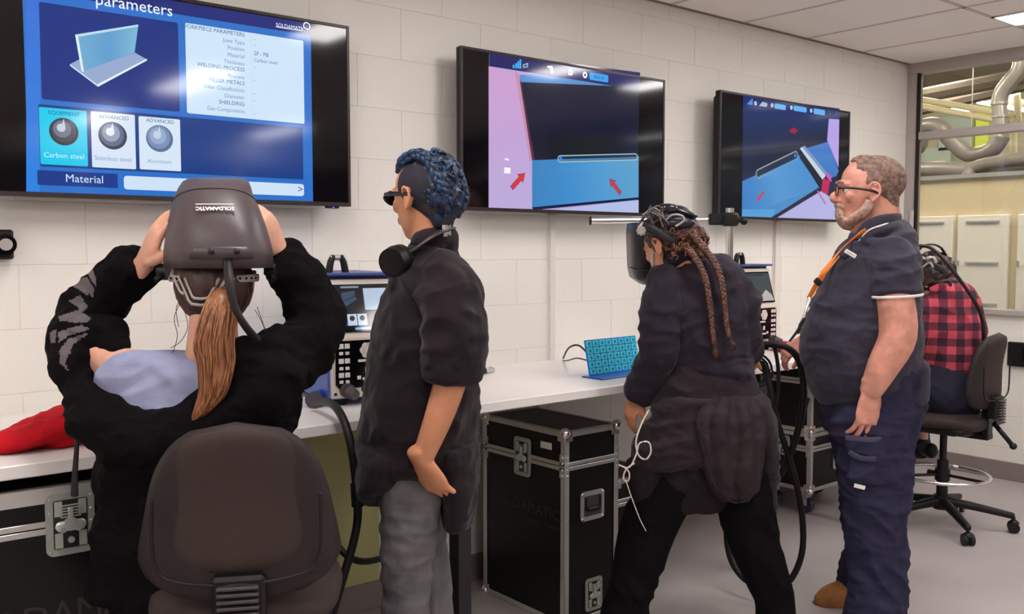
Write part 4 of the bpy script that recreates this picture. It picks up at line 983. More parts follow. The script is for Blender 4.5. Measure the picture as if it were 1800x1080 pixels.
def strands(path, rad, n, r0, seed, spread=1.0, wob=.3, taper=True, jit=.1):
    rnd = random.Random(seed); bm = B(); m = len(path)
    for q in range(n):
        a = rnd.random() * 2 * pi; rr = sqrt(rnd.random()); ph = rnd.random() * 6
        k0 = 0; P_ = []
        for i in range(m):
            th = a + wob * sin(i * .9 + ph); r = rad[i] if not isinstance(rad[i], (tuple, list)) else None
            ax, ay = (r, r) if r is not None else rad[i]
            P_.append(Vector(path[i]) + Vector((cos(th) * ax * rr * spread, sin(th) * ay * rr * spread, rnd.uniform(-jit, jit) * .04)))
        loft(bm, P_, [r0 * (1 - (.6 * i / (m - 1) if taper else 0)) for i in range(m)], ref=(0, 1, 0.2), n=5, sub=3, cap=.3)
    return bm
def braid(bm, path, r, turns, rad_end=.6, thick=.55):
    C = catmull([list(p) for p in path], 14); C = [Vector(c) for c in C]; L = len(C)
    for k in range(3):
        P_, R_ = [], []
        for i, c in enumerate(C):
            t = (C[min(i + 1, L - 1)] - C[max(i - 1, 0)]).normalized(); ref = Vector((0, -1, 0.1)); v = (ref - t * ref.dot(t)).normalized(); u = t.cross(v)
            f = i / (L - 1); rr = r * (1 - (1 - rad_end) * f); ph = 2 * pi * (turns * f) + k * 2 * pi / 3
            P_.append(c + u * (sin(ph) * rr * .62) + v * (sin(2 * ph) * rr * .32)); R_.append(rr * thick)
        loft(bm, P_, R_, ref=(0, 1, .2), n=8, sub=1, cap=.5)
def shell(rows, side=.10, th=.004, n=28, expo=.75, N=Vector((0, -1, 0))):
    """curved helmet shell: rows = (left point, right point, bulge) bottom to top, open at the back"""
    bm = B(); G = []
    for L_, R_, bulge, away in rows:
        L_ = Vector(L_); R_ = Vector(R_); m_ = (L_ + R_) / 2; h = (R_ - L_) / 2; row = []
        D_ = -N
        row.append(bm.verts.new(L_ + D_ * side * away - h * .03)); row.append(bm.verts.new(L_ + D_ * side * .5 * away))
        for k in range(n + 1):
            a = -pi / 2 + pi * k / n; sx = math.copysign(abs(sin(a)) ** expo, sin(a)); cy = abs(cos(a)) ** expo
            row.append(bm.verts.new(m_ + h * sx + N * bulge * cy))
        row.append(bm.verts.new(R_ + D_ * side * .5 * away)); row.append(bm.verts.new(R_ + D_ * side * away + h * .03)); G.append(row)
    for i in range(len(G) - 1):
        for k in range(len(G[0]) - 1): bm.faces.new((G[i][k], G[i][k + 1], G[i + 1][k + 1], G[i + 1][k]))
    bmesh.ops.recalc_face_normals(bm, faces=bm.faces[:])
    bmesh.ops.solidify(bm, geom=bm.faces[:], thickness=th)
    return bm

# ------------------------------------------------------------------ person 1: seated, raising the helmet
F = Frame(390, 2.15); p1 = person('seated person with auburn ponytail and black hoodie, both hands lifting a helmet', F)
V = Vector
bm = B()
T1, R1 = head(bm, F(384, 497, .05), (0, 1, -.12), s=.98)
limb(bm, [F(384, 510, .04), F(376, 560, .0), F(374, 615, .0), F(372, 650, .02)], [(.060, .060), (.054, .055), (.060, .058), (.07, .05)], ref=(1, 0, 0))
limb(bm, [F(362, 655, .03), F(340, 700, .03), F(320, 850, .02), F(320, 1000, .03)], [(.08, .05), (.13, .07), (.13, .08), (.13, .09)], ref=(1, 0, 0))
LSH, LEL, LWR = F(228, 652, .02), F(138, 595, .10), F(252, 468, .08)
RSH, REL, RWR = F(500, 655, .02), F(572, 572, .10), F(490, 440, .11)
limb(bm, [F(330, 660, .02), LSH, F(180, 628, .06), LEL, F(196, 530, .12), LWR], [.055, .052, .046, .042, .038, .027])
limb(bm, [F(400, 660, .02), RSH, F(540, 615, .06), REL, F(532, 505, .13), RWR], [.055, .052, .046, .042, .038, .027])
dl = F(290, 375, .02) - F(254, 456, .06)
hand(bm, F(253, 462, .07), dl, V((.85, .5, 0)), -1, s=1.02, curl=(.08, .12, .18, .25), thumb=.55, spread=.08)
dr = F(462, 385, .05) - F(488, 432, .09)
hand(bm, F(490, 440, .10), dr, V((-.85, .5, 0)), 1, s=.95, curl=(.25, .3, .4, .5), thumb=.4, spread=.03)
limb(bm, [F(300, 960, .05), V((-.14, .22, .71)), V((-.14, .42, .66)), V((-.14, .42, .40)), V((-.14, .38, .12))], [.06, .055, .05, .038, .033], ref=(1, 0, 0))
limb(bm, [F(370, 960, .05), V((.05, .22, .71)), V((.05, .42, .66)), V((.05, .42, .40)), V((.05, .38, .12))], [.06, .055, .05, .038, .033], ref=(1, 0, 0))
blob('body', bm, SKIN, p1, .0045, 3)
# tee
bm = B()
limb(bm, [F(350, 640, .01), F(336, 652, .01), F(328, 680, .015), F(322, 730, .015), F(318, 800, .02)], [(.120, .062), (.160, .075), (.185, .090), (.185, .105), (.175, .11)], ref=(1, 0, 0), cap=.3, flat=True)
limb(bm, [F(376, 628, .02), F(374, 645, .02)], [(.066, .062), (.085, .07)], ref=(1, 0, 0), cap=.1, flat=True)
limb(bm, [F(330, 664, .0), F(235, 668, .01), F(212, 664, .02)], [.062, .068, .060])
limb(bm, [F(400, 660, .0), F(470, 655, .02)], [.06, .062])
blob('tee_shirt', bm, TEE, p1, .005, 3, fold=.008, fs=(4, 5, 9), seed=3, fold2=.003, fs2=(10, 12, 24))
# hoodie
bm = B()
limb(bm, [F(312, 800, .0), F(310, 900, .02), F(300, 1040, .03)], [(.185, .125), (.18, .13), (.19, .14)], ref=(1, 0, 0), cap=.3)
limb(bm, [F(128, 610, .06), F(140, 690, -.01), F(185, 752, -.07), F(285, 785, -.10), F(380, 762, -.10), F(445, 708, -.08), F(490, 650, -.04)], [(.045, .045), (.05, .045), (.05, .065), (.05, .080), (.05, .08), (.055, .075), (.06, .06)], ref=(0, 1, 0), n=22)
limb(bm, [F(455, 625, .01), F(455, 680, -.01), F(402, 760, -.01)], [(.10, .085), (.10, .10), (.145, .12)], ref=(1, 0, 0), cap=.4)
limb(bm, [F(250, 775, .0), F(330, 800, -.02), F(400, 765, .0)], [(.08, .07), (.11, .09), (.11, .10)], ref=(0, 1, 0))
limb(bm, [F(150, 655, .05), F(146, 640, .07), F(134, 595, .10), F(160, 545, .12), F(205, 500, .11), F(243, 466, .085)], [.045, .060, .068, .062, .056, .050], cap=.3)
limb(bm, [F(490, 640, .01), F(530, 618, .06), F(556, 570, .10), F(541, 520, .12), F(512, 470, .12), F(498, 445, .11)], [.080, .072, .063, .058, .054, .050], cap=.3)
limb(bm, [F(150, 590, .08), F(190, 592, .06), F(210, 612, .03)], [.05, .040, .022])
hd = blob('hoodie', bm, [HOOD, mat('sleeve_print_grey', (92, 84, 88), .8)], p1, .0042, 5, fold=.012, fs=(7, 7, 9), seed=11, fold2=.004, fs2=(20, 20, 30))
paint(hd, F, [([(x / 2.16 + 60, y / 2.16 + 260) for x, y in pl_], 1, .05) for pl_ in (
    [(150, 510), (200, 490), (230, 540), (222, 570), (205, 545), (180, 520)], [(150, 525), (195, 500), (230, 545), (200, 560)], [(130, 580), (175, 560), (205, 605), (180, 625), (160, 600)], [(90, 640), (170, 615), (215, 650), (200, 665), (100, 660)], [(90, 700), (180, 672), (215, 690), (130, 715), (95, 740)], [(60, 700), (85, 690), (80, 740), (62, 740)], [(95, 770), (130, 725), (215, 700), (150, 745), (120, 820), (130, 850), (100, 820)],
    [(200, 470), (220, 455), (235, 500), (235, 530), (215, 500)])])
bm = B(); loft(bm, [F(134, 700, -.06), F(136, 760, -.07), F(132, 830, -.07), F(131, 872, -.07)], [(.004, .003), (.005, .003), (.007, .004), (.009, .004)], n=8); obj('drawstring', bm, mat('cord_black', (26, 22, 26), .7), p1, True)
bm = B(); limb(bm, [F(310, 1000, .04), F(320, 1060, .10)], [(.17, .12), (.17, .12)], ref=(1, 0, 0))
for x in (-.14, .05): limb(bm, [V((x, .05, .74)), V((x, .24, .72)), V((x, .44, .66)), V((x, .43, .40)), V((x, .38, .16))], [.085, .08, .07, .055, .05], ref=(1, 0, 0))
blob('trousers', bm, TROB, p1, .008, 4, fold=.005)
for x in (-.14, .05):
    bm = B(); limb(bm, [V((x, .34, .32 - .24)), V((x, .40, .065)), V((x, .50, .055)), V((x, .56, .045))], [(.038, .04), (.042, .035), (.045, .03), (.035, .02)], ref=(1, 0, 0)); obj('shoe', bm, BLK, p1, True)
# hair
bm = B(); hc = T1(-.03, 0, -.005); ball(bm, hc, 1, 12, (.088, .098, .095)); limb(bm, [T1(-.06, 0, -.02), T1(-.075, 0, -.06)], [(.07, .05), (.045, .035)], ref=(1, 0, 0))
hb = remesh(bm, .006, 3, fold=.003, fs=(40, 40, 8)); o_ = link('hair', hb, mat('hair_scalp', (74, 44, 34), .5, c2=(44, 26, 24), vscale=60, stretch=(3, 3, .4)), p1, True)
pt = [F(392, 516, -.085), F(388, 540, -.125), F(376, 600, -.14), F(380, 640, -.14), F(374, 690, -.14), F(356, 722, -.14), F(340, 740, -.14)]
pr = [(.024, .02), (.036, .026), (.043, .028), (.040, .026), (.030, .022), (.018, .014), (.004, .004)]
bm = strands(pt, pr, 260, .0030, 5, wob=.22); loft(bm, pt, [(a * .85, b * .85) for a, b in pr], ref=(1, 0, 0), n=20); 
ph_ = obj('ponytail', bm, AUBURN, p1, True)
bm = B(); limb(bm, [T1(-.10, -.03, -.005), T1(-.115, 0, -.008), T1(-.10, .03, -.005)], [.012] * 3); obj('hair_tie', bm, mat('hair_tie', (90, 52, 36), .6), p1, True)
bm = B()
for L_ in ([(318, 530), (306, 560), (312, 590), (304, 620)], [(324, 545), (330, 575), (318, 600), (300, 612)], [(448, 545), (462, 570), (470, 600), (462, 622)], [(452, 540), (470, 590), (474, 600)], [(326, 520), (310, 540), (314, 575)]):
    loft(bm, [F(x, y, -.02) for x, y in L_], [.0008] * len(L_), n=5)
obj('loose_strands', bm, BROWNH, p1, True)['kind'] = 'stuff'
# helmet
Hm = thing('welding_helmet', 'charcoal simulator welding helmet flipped up in the hands of the seated person at left', 'helmet', F.o, ROT)
rows = [(470, 287, 481, .03, .135), (440, 288, 479, .035, .145), (400, 293, 468, .05, .145), (365, 301, 455, .07, .13), (345, 307, 445, .09, .115), (330, 314, 441, .11, .10), (320, 321, 437, .135, .08), (315, 330, 430, .165, .05), (313, 345, 420, .20, .02)]
rr_ = [(F(l, y, dy), F(r, y, dy), b, 1.0 - i * .1) for i, (y, l, r, dy, b) in enumerate(rows)]
NV = (F.Mi @ (CAM - F.o)); NV.z = 0; NV = (NV - F(384, 400)).to_2d().to_3d().normalized()
obj('shell', shell(rr_, .09, N=NV), MASK, Hm, True)
# cap of the shell
def srf(y, u, up=0.0015):
    for (A, Bq) in zip(rows, rows[1:]):
        if Bq[0] <= y <= A[0]:
            f = (A[0] - y) / (A[0] - Bq[0]); l = A[1] + (Bq[1] - A[1]) * f; r = A[2] + (Bq[2] - A[2]) * f; dy = A[3] + (Bq[3] - A[3]) * f; b = A[4] + (Bq[4] - A[4]) * f
            a = u * pi / 2; sx = math.copysign(abs(sin(a)) ** .75, sin(a)); Lp = F(l, y, dy); Rp = F(r, y, dy)
            return (Lp + Rp) / 2 + (Rp - Lp) / 2 * sx + NV * (b * abs(cos(a)) ** .75 + up)
bm = B(); pth = [srf(362 - 26 * cos(u * pi / 2) ** .8 if abs(u) < 1 else 362, u) for u in [-.97 + .1 * k for k in range(20)]]; loft(bm, pth, [.0016] * len(pth), n=6, sub=2); obj('seam', bm, mat('seam_dark', (36, 30, 32), .5), Hm, True)
bm = B(); G_ = []
for i, y in enumerate((455, 452, 445, 437, 434)):
    hwu = (.30, .30, .27, .24, .21)[i]; G_.append([bm.verts.new(srf(y, -.0 + hwu * (k / 10 * 2 - 1) + .04, .002 if i in (0, 4) else .007)) for k in range(11)])
for i in range(4):
    for k in range(10): bm.faces.new((G_[i][k], G_[i][k + 1], G_[i + 1][k + 1], G_[i + 1][k]))
obj('rivet_plate', bm, mat('helmet_plate', (62, 52, 55), .38), Hm, True)
for x in (-.04, .14):
    bm = B(); c = srf(442, x, .008); ball(bm, c, .007, 8, (1, .5, 1)); obj('rivet', bm, BLKG, Hm, True)
ca, cb_ = srf(370, .12, .0035), srf(370, -.42, .0035)
xd_ = (srf(368, -.30, .0035) - srf(368, .30, .0035)).normalized()
yd_ = (srf(378, 0, .0035) - srf(362, 0, .0035)).normalized()
text('lettering', 'SOLDAMATIC', .0145, (srf(371, .0, .006) ), xd_, yd_, WHITE, Hm, 'CENTER', .0012, .96, bold=.0005)
c = srf(363.5, .0, .006); bm = B(); rotm = Matrix((xd_, yd_, xd_.cross(yd_))).transposed(); box(bm, c, (.086, .0022, .001), 0, rotm); obj('logo_bar', bm, WHITE, Hm)
# head harness
bm = B(); ps = [T1(-.10 * cos(a) - .02, .098 * sin(a), .010 - .012 * cos(a)) for a in [radians(-100 + 10 * k) for k in range(21)]]
loft(bm, ps, [(.009, .0025)] * 21, ref=(0, 0, 1), n=10, sub=2); hb_ = obj('rear_band', bm, GREYP, Hm, True)
bm = B()
for k in range(2, 19): 
    a = radians(-100 + 10 * k); ball(bm, T1(-.103 * cos(a) - .02, .101 * sin(a), .010 - .012 * cos(a)), .003, 5)
obj('band_holes', bm, BLKG, hb_)['kind'] = 'stuff'
bm = B()
def hs(y, z): return T1(-.126 + 5.5 * y * y, y * 1.15, z * 1.1 - .022)
for L_ in ([(.06, .022), (.045, -.006), (.036, -.012)], [(.048, .022), (.030, -.014), (.018, -.034), (-.018, -.034), (-.030, -.014), (-.048, .022)], [(.034, .02), (.020, -.012), (.012, -.022), (-.012, -.022), (-.020, -.012), (-.034, .02)], [(-.06, .022), (-.045, -.006), (-.036, -.012)]):
    P_ = [hs(a, b) for a, b in L_]; loft(bm, P_, [(.0035, .002)] * len(P_), ref=(0, 0, 1), n=8, sub=2)
obj('nape_cradle', bm, GREYP, Hm, True)
for k in (-1, 1):
    bm = B(); c = F(296 if k < 0 else 470, 478, .05); cyl(bm, c, c + V((-.022 * -k * -1 if False else .022 * k, 0, 0)), .020, 16); cyl(bm, c + V((.01 * k, -.02, -.01)), c + V((.02 * k, -.03, -.02)), .008, 8); obj('pivot_knob', bm, BLK, Hm, auto=True)
bm = B()
loft(bm, [F(300, 462, .03), F(306, 475, .0), F(300, 492, .03)], [.006] * 3, n=8); obj('pivot_bracket', bm, GREYP, Hm, True)
bm = B(); loft(bm, [F(402, 458, -.10), F(404, 490, -.155), F(414, 540, -.165), (F(432, 572, -.16)), F(455, 598, -.13)], [(.008, .005), (.009, .005), (.007, .006), (.007, .006), (.006, .006)], n=10)
loft(bm, [F(396, 458, -.10), F(398, 490, -.15), F(408, 535, -.16), F(424, 568, -.155), F(448, 600, -.125)], [.005] * 5, n=8); obj('cable_strap', bm, RUB, Hm, True)
drafting_chair('drafting_chair', 'black drafting chair with wide plastic backrest, nearest the camera at left', F.o + F.M @ V((.050, 0, 0)), ROT + radians(11), .69, .695, 1.092, .43)

# ------------------------------------------------------------------ person 2: standing, blue hair
F = Frame(745, 2.65); p2 = person('standing person with braided blue hair, black shirt, grey jeans, hand in pocket', F)
fw = V((-.80, .60, -.03))
bm = B(); T2, R2 = head(bm, F(746, 348, .0), fw, s=.96)
limb(bm, [F(752, 350, .0), F(754, 395, .0), F(757, 430, .0), F(762, 475, .0)], [(.052, .060), (.050, .052), (.052, .055), (.06, .09)], ref=(1, 0, 0))
limb(bm, [F(762, 490, 0), F(750, 560, 0), F(735, 700, 0), F(725, 850, 0)], [(.06, .13), (.09, .13), (.09, .12), (.06, .10)], ref=(1, 0, 0))
E2, W2 = F(797, 640, -.20), F(742, 808, -.20)
limb(bm, [F(775, 490, -.10), F(790, 560, -.17), E2, F(776, 720, -.21), W2], [.050, .048, .045, .040, .029])
limb(bm, [F(765, 490, .12), F(740, 600, .20), F(700, 700, .18), F(690, 780, .10)], [.050, .046, .040, .030])
hand(bm, F(741, 810, -.20), F(772, 866, -.16) - F(741, 812, -.20), V((.5, .8, 0)), -1, s=1.1, curl=(.3, .3, .3, .3), thumb=.35, rw=.027)
for dy, L_ in ((-.085, [(722, 850), (722, 960), (715, 1080), (712, 1200)]), (.085, [(740, 850), (745, 960), (755, 1080), (765, 1190)])):
    limb(bm, [F(x, y, dy) for x, y in L_], [(.06, .06), (.05, .05), (.04, .04), (.035, .035)], ref=(1, 0, 0))
blob('body', bm, SKIN2, p2, .0042, 2)
eyes(T2, 1.0, p2, R2)
bm = B()
limb(bm, [F(760, 440, 0), F(757, 468, 0), F(752, 530, 0), F(748, 610, 0), F(738, 700, 0), F(733, 770, 0), F(730, 812, 0)],
     [(.060, .09), (.088, .155), (.120, .180), (.145, .180), (.160, .180), (.163, .178), (.158, .178)], ref=(1, 0, 0), n=30, cap=.15)
limb(bm, [F(690, 800, -.01), F(672, 840, -.02), F(664, 864, -.03), F(664, 882, -.04)], [(.09, .165), (.068, .16), (.048, .14), (.022, .11)], ref=(1, 0, 0), cap=.2)
limb(bm, [F(802, 780, .0), F(808, 860, .0), F(808, 912, .0)], [(.06, .17), (.042, .15), (.032, .12)], ref=(1, 0, 0), cap=.2)
limb(bm, [F(766, 475, -.10), F(788, 520, -.16), F(798, 580, -.195), F(797, 640, -.20)], [.070, .080, .078, .074], cap=.3)
limb(bm, [F(768, 490, .10), F(745, 600, .19), F(700, 700, .19)], [.070, .072, .06], cap=.3)
limb(bm, [F(742, 432, .0), F(770, 424, .0), F(792, 428, .0)], [(.07, .03), (.075, .03), (.05, .03)], ref=(0, 1, 0), n=20, cap=.3)
sh_ = blob('shirt', bm, SHIRT, p2, .005, 3, fold=.013, fs=(5, 5, 4.5), seed=21, fold2=.006, fs2=(13, 13, 15))
bm = B(); loft(bm, [F(796, 622, -.20), F(796, 640, -.20), F(795, 664, -.20)], [(.082, .078), (.084, .08), (.080, .076)], ref=(1, 0, 0), n=26, cap=.25); blob('rolled_cuff', bm, SHIRT, p2, .005, 3, fold=.004, fs=(14, 14, 20), seed=2)
bm = B(); loft(bm, [F(726, 440, -.055), F(760, 425, -.075), F(795, 418, -.045), F(800, 420, .03), F(770, 425, .08)], [(.006, .02)] * 5, ref=(0, 0, 1), n=12, sub=6); 
bm.free(); bm = B()
loft(bm, [F(728, 462, -.06), F(748, 440, -.078), F(775, 424, -.075), F(794, 417, -.03), F(796, 417, .03), F(775, 424, .075), F(748, 440, .07)], [(.022, .005)] * 7, ref=(0, 0, 1), n=14, sub=6); obj('collar', bm, SHIRT, p2, True)
bm = B(); sp = [F(740, 490, -.19), F(752, 500, -.205), F(775, 530, -.25 + .03), ]; loft(bm, [F(722, 505, -.165), F(740, 492, -.185), F(762, 500, -.215), F(782, 530, -.262)], [.0015] * 4, n=6); bm.free()
jn = B()
limb(jn, [F(722, 820, 0), F(720, 860, 0), F(722, 890, 0)], [(.083, .15), (.088, .155), (.09, .15)], ref=(1, 0, 0))
limb(jn, [F(718, 850, -.085), F(721, 880, -.085), F(717, 960, -.085), F(713, 1040, -.085), F(714, 1130, -.085), F(714, 1240, -.085)], [(.080, .085), (.086, .085), (.075, .078), (.066, .068), (.064, .06), (.066, .06)], ref=(1, 0, 0))
limb(jn, [F(735, 850, .085), F(745, 960, .085), F(757, 1040, .085), F(766, 1130, .085), F(768, 1210, .085)], [(.080, .085), (.068, .075), (.062, .066), (.058, .06), (.062, .06)], ref=(1, 0, 0))
blob('jeans', jn, JEAN, p2, .0055, 3, fold=.005, fs=(7, 7, 12), seed=5, fold2=.002, fs2=(20, 20, 34))
bm = B(); loft(bm, [F(697, 868, -.158), F(700, 920, -.162), F(706, 1000, -.152), F(710, 1080, -.148)], [(.0035, .002)] * 4, ref=(1, 0, 0), n=8, sub=10)
for k in range(22):
    y = 872 + k * 9.6; ball(bm, F(694 + k * .7, y, -.16), .0022, 4)
bm.free()
for dy, x, z in ((-.085, 712, 0), (.085, 764, 0)):
    q = F(x, 1240, dy); bm = B(); loft(bm, [V((q.x + .05, q.y, .05)), V((q.x - .03, q.y + .01, .05)), V((q.x - .13, q.y + .03, .04)), V((q.x - .18, q.y + .05, .032))], [(.038, .05), (.042, .05), (.042, .038), (.034, .028)], ref=(0, 1, 0), n=18); obj('shoe', bm, BLK, p2, True)
# glasses
bm = B(); fr_ = mat('glasses_black', (16, 12, 14), .15)
for k in (-1, 1):
    ps = [T2(.104 - .010 * abs(sin(a)), k * (.036 + .027 * cos(a)), .003 + .020 * sin(a)) for a in [2 * pi * i / 20 for i in range(21)]]
    loft(bm, ps, [.0032] * 21, n=6, sub=1, cap=0)
    loft(bm, [T2(.100, k * .064, .012), T2(.06, k * .080, .012), T2(.0, k * .083, .008), T2(-.03, k * .082, .004)], [(.006, .0022)] * 4, ref=R2.col[2], n=8)
loft(bm, [T2(.106, -.012, .006), T2(.112, 0, .008), T2(.106, .012, .006)], [.003] * 3, n=8)
gl = obj('glasses', bm, fr_, p2, True)
bm = B()
for k in (-1, 1):
    vs = [bm.verts.new(T2(.103 - .008 * abs(sin(a)), k * (.036 + .026 * cos(a)), .003 + .019 * sin(a))) for a in [2 * pi * i / 20 for i in range(20)]]; bm.faces.new(vs)
obj('lens', bm, mat('lens_dark', (24, 18, 20), .05), gl)
TH = lambda x, y, z: T2(x * .93 + .004, y * .93, z * .92)
# hair: shaved sides, blue braids
bm = B(); ball(bm, TH(-.022, 0, .035), 1, 14, (.0975, .0785, .0855), R2); limb(bm, [TH(-.05, 0, -.02), TH(-.075, 0, -.055), TH(-.080, 0, -.085)], [(.058, .058), (.045, .04), (.034, .028)], ref=R2.col[1])
hb = remesh(bm, .0045, 2)
o_ = link('shaved_hair', hb, FADEH, p2, True)
bm = B(); ball(bm, TH(-.035, 0, .065), 1, 12, (.084, .060, .066), R2); limb(bm, [TH(-.08, 0, .05), TH(-.100, 0, .01), TH(-.095, 0, -.04), TH(-.080, 0, -.085)], [(.058, .04), (.058, .036), (.05, .03), (.025, .015)], ref=R2.col[1])
link('blue_hair', remesh(bm, .0045, 2, fold=.006, fs=(26, 26, 26), fold2=.003, fs2=(60, 60, 60)), BLUEH, p2, True)
rnd = random.Random(4)
for k, yy in enumerate((-.060, -.040, -.020, 0.0, .020, .040, .060)):
    w = 1 - abs(yy) * 4
    P_ = [TH(.048, yy * .7, .082 + .010 * w), TH(.02, yy * .95, .104 + .016 * w), TH(-.03, yy * 1.1, .112 + .018 * w), TH(-.085, yy * 1.1, .086 + .014 * w), TH(-.118, yy, .036 + .006 * w), TH(-.122, yy * .8, -.015), TH(-.104, yy * .5, -.058)]
    P_ = [q + V((rnd.uniform(-.006, .006), rnd.uniform(-.006, .006), rnd.uniform(-.006, .006))) for q in P_]
    bm = B(); braid(bm, P_, .0145, 4.2 + rnd.random(), .75, .62); obj('braid', bm, mat('blue_braid_%d' % (k % 3), ((30, 66, 108), (22, 46, 84), (44, 88, 130))[k % 3], .38, c2=(10, 18, 34), vscale=45), p2, True)
bm = B()
for k in range(46):
    a = rnd.uniform(-1.2, 1.2); e = rnd.uniform(-.6, 1.5); c = TH(-.040 - .092 * cos(a) * cos(e) * 1.0, .074 * sin(a) * cos(e), .042 + .092 * sin(e)); r = rnd.uniform(.010, .017)
    d_ = R2 @ V((rnd.uniform(-1, 1), rnd.uniform(-1, 1), rnd.uniform(-1, 1))).normalized(); u_ = d_.orthogonal().normalized(); v_ = d_.cross(u_)
    loft(bm, [c + (u_ * cos(t) + v_ * sin(t)) * r + d_ * t * .002 for t in [q * .7 for q in range(8)]], [.0028, .0045, .0052, .0055, .0052, .0048, .004, .002], n=6, sub=2)
obj('curls', bm, mat('blue_curl', (36, 76, 116), .35, c2=(14, 22, 40), vscale=60), p2, True)['kind'] = 'stuff'
# headphones round the neck
hp = thing('headphones', 'black over-ear headphones worn round the neck of the blue-haired person', 'headphones', F.o, ROT)
bm = B(); loft(bm, [F(706, 455, -.09), F(728, 440, -.105), F(752, 422, -.10), F(775, 408, -.08), F(792, 402, -.03), F(792, 404, .04), F(765, 420, .09), F(730, 445, .09)], [(.006, .012)] * 8, ref=(0, 0, 1), n=12, sub=6); obj('headband', bm, mat('headband_charcoal', (58, 50, 54), .35), hp, True)
bm = B()
for f_ in (0, 1): 
    c = F(782 + 6 * f_, 406 - 2 * f_, -.07 + .02 * f_); cyl(bm, c + V((0, 0, -.016)), c + V((0, 0, .016)), .0085, 10)
obj('hinge', bm, CHROME, hp, auto=True)
a_, b_ = F(690, 462, -.13), F(712, 452, -.07)
bm = B(); d_ = (b_ - a_).normalized(); cyl(bm, a_ - d_ * .006, a_ + d_ * .022, .040, 32, .043); cyl(bm, a_ + d_ * .022, a_ + d_ * .036, .043, 32, .041); o_ = obj('ear_cup', bm, BLK, hp, auto=True)
bm = B(); loft(bm, [a_ + d_ * .036, a_ + d_ * .046, a_ + d_ * .056], [.040, .041, .036], n=24, cap=.3); obj('ear_pad', bm, RUB, hp, True)
bm = B(); cyl(bm, a_ - d_ * .0085, a_ - d_ * .005, .034, 32); obj('cup_plate', bm, mat('cup_plate', (30, 24, 26), .3), hp)
bm = B(); c = F(730, 470, .10); cyl(bm, c, c + V((.01, .03, .005)), .040, 28); obj('ear_cup', bm, BLK, hp, auto=True)

# ------------------------------------------------------------------ person 3: bending, two braids
F = Frame(1235, 3.3); p3 = person('person with two long brown braids bending over the bench, legs apart', F)
bm = B(); T3_, R3 = head(bm, F(1177, 432, .10), (-.62, .62, -.38), up=(-.25, .25, .9), s=1.0)
limb(bm, [F(1182, 438, .09), F(1200, 455, .08), F(1215, 480, .06)], [.055, .054, .07])
limb(bm, [F(1235, 500, .07), F(1245, 580, .02), F(1245, 700, 0), F(1245, 770, 0)], [(.12, .07), (.11, .08), (.11, .08), (.12, .09)], ref=(1, 0, 0))
limb(bm, [F(1172, 495, .06), F(1160, 600, -.02), F(1122, 692, .06)], [.05, .043, .028])
limb(bm, [F(1296, 510, .06), F(1312, 590, .02), F(1306, 625, .14)], [.05, .043, .03])
hand(bm, F(1120, 694, .06), F(1100, 745, .06) - F(1118, 692, .06), V((.5, .4, -.5)), 1, s=.92, curl=(.3, .35, .4, .45), thumb=.5, spread=.04)
hand(bm, F(1308, 620, .14), V((.4, .5, -.1)), V((-.3, .3, -.8)), -1, s=.92, curl=(.7, .7, .8, .8))
for L_ in ([(1195, 780, 0), (1150, 900, -.02), (1105, 1050, -.05), (1090, 1150, -.06)], [(1295, 780, 0), (1320, 920, 0), (1355, 1050, .02), (1375, 1140, .03)]): limb(bm, [F(*q) for q in L_], [.065, .055, .045, .035], ref=(1, 0, 0))
blob('body', bm, SKIN2, p3, .0055, 2)
eyes(T3_, 1.0, p3, R3)
bm = B()
limb(bm, [F(1216, 462, .07), F(1228, 484, .06), F(1236, 520, .05), F(1246, 580, .02), F(1252, 640, .01), F(1252, 662, .0)],
     [(.07, .06), (.145, .10), (.172, .115), (.158, .12), (.140, .12), (.135, .12)], ref=(1, 0, 0), n=30, cap=.15)
limb(bm, [F(1178, 492, .05), F(1164, 540, .0), F(1162, 600, -.03), F(1146, 650, .01), F(1124, 692, .05)], [.070, .072, .064, .058, .050], cap=.3)
limb(bm, [F(1294, 508, .05), F(1308, 555, .01), F(1312, 600, .02), F(1304, 628, .10)], [.064, .060, .056, .050], cap=.3)
limb(bm, [F(1178, 456, .08), F(1205, 448, .05), F(1228, 455, .05)], [(.035, .02), (.06, .022), (.03, .02)], ref=(0, 1, 0), n=18)
blob('jacket', bm, JACK, p3, .0055, 4, fold=.014, fs=(5, 5, 6), seed=31, fold2=.006, fs2=(13, 13, 18))
bm = B()
limb(bm, [F(1250, 645, .0), F(1246, 690, 0), F(1243, 740, 0)], [(.145, .11), (.185, .125), (.20, .13)], ref=(1, 0, 0), n=28, cap=.2)
blob('undershirt_waist', bm, COATM, p3, .006, 4, fold=.006, fs=(5, 5, 14), seed=8)
bm = B()
limb(bm, [F(1248, 700, -.01), F(1242, 740, -.01), F(1226, 778, -.01), F(1188, 812, 0)], [(.185, .13), (.205, .15), (.215, .15), (.160, .13)], ref=(1, 0, 0), n=30, cap=.06, flat=True)
limb(bm, [F(1318, 712, -.02), F(1336, 760, .0), F(1344, 840, .02), F(1350, 905, .02)], [(.06, .12), (.045, .10), (.035, .08), (.012, .04)], ref=(1, 0, 0))
blob('tied_coat', bm, COATM, p3, .0055, 3, fold=.013, fs=(5, 5, 9), seed=17, fold2=.006, fs2=(12, 12, 24))
bm = B()
limb(bm, [F(1218, 790, .0), F(1212, 850, .01), F(1220, 888, .01)], [(.195, .125), (.175, .12), (.105, .10)], ref=(1, 0, 0), cap=.1, flat=True)
limb(bm, [F(1140, 810, -.03), F(1146, 870, -.03), F(1157, 925, -.03), F(1154, 962, -.03)], [(.070, .06), (.068, .05), (.050, .045), (.016, .02)], ref=(1, 0, 0), cap=.3)
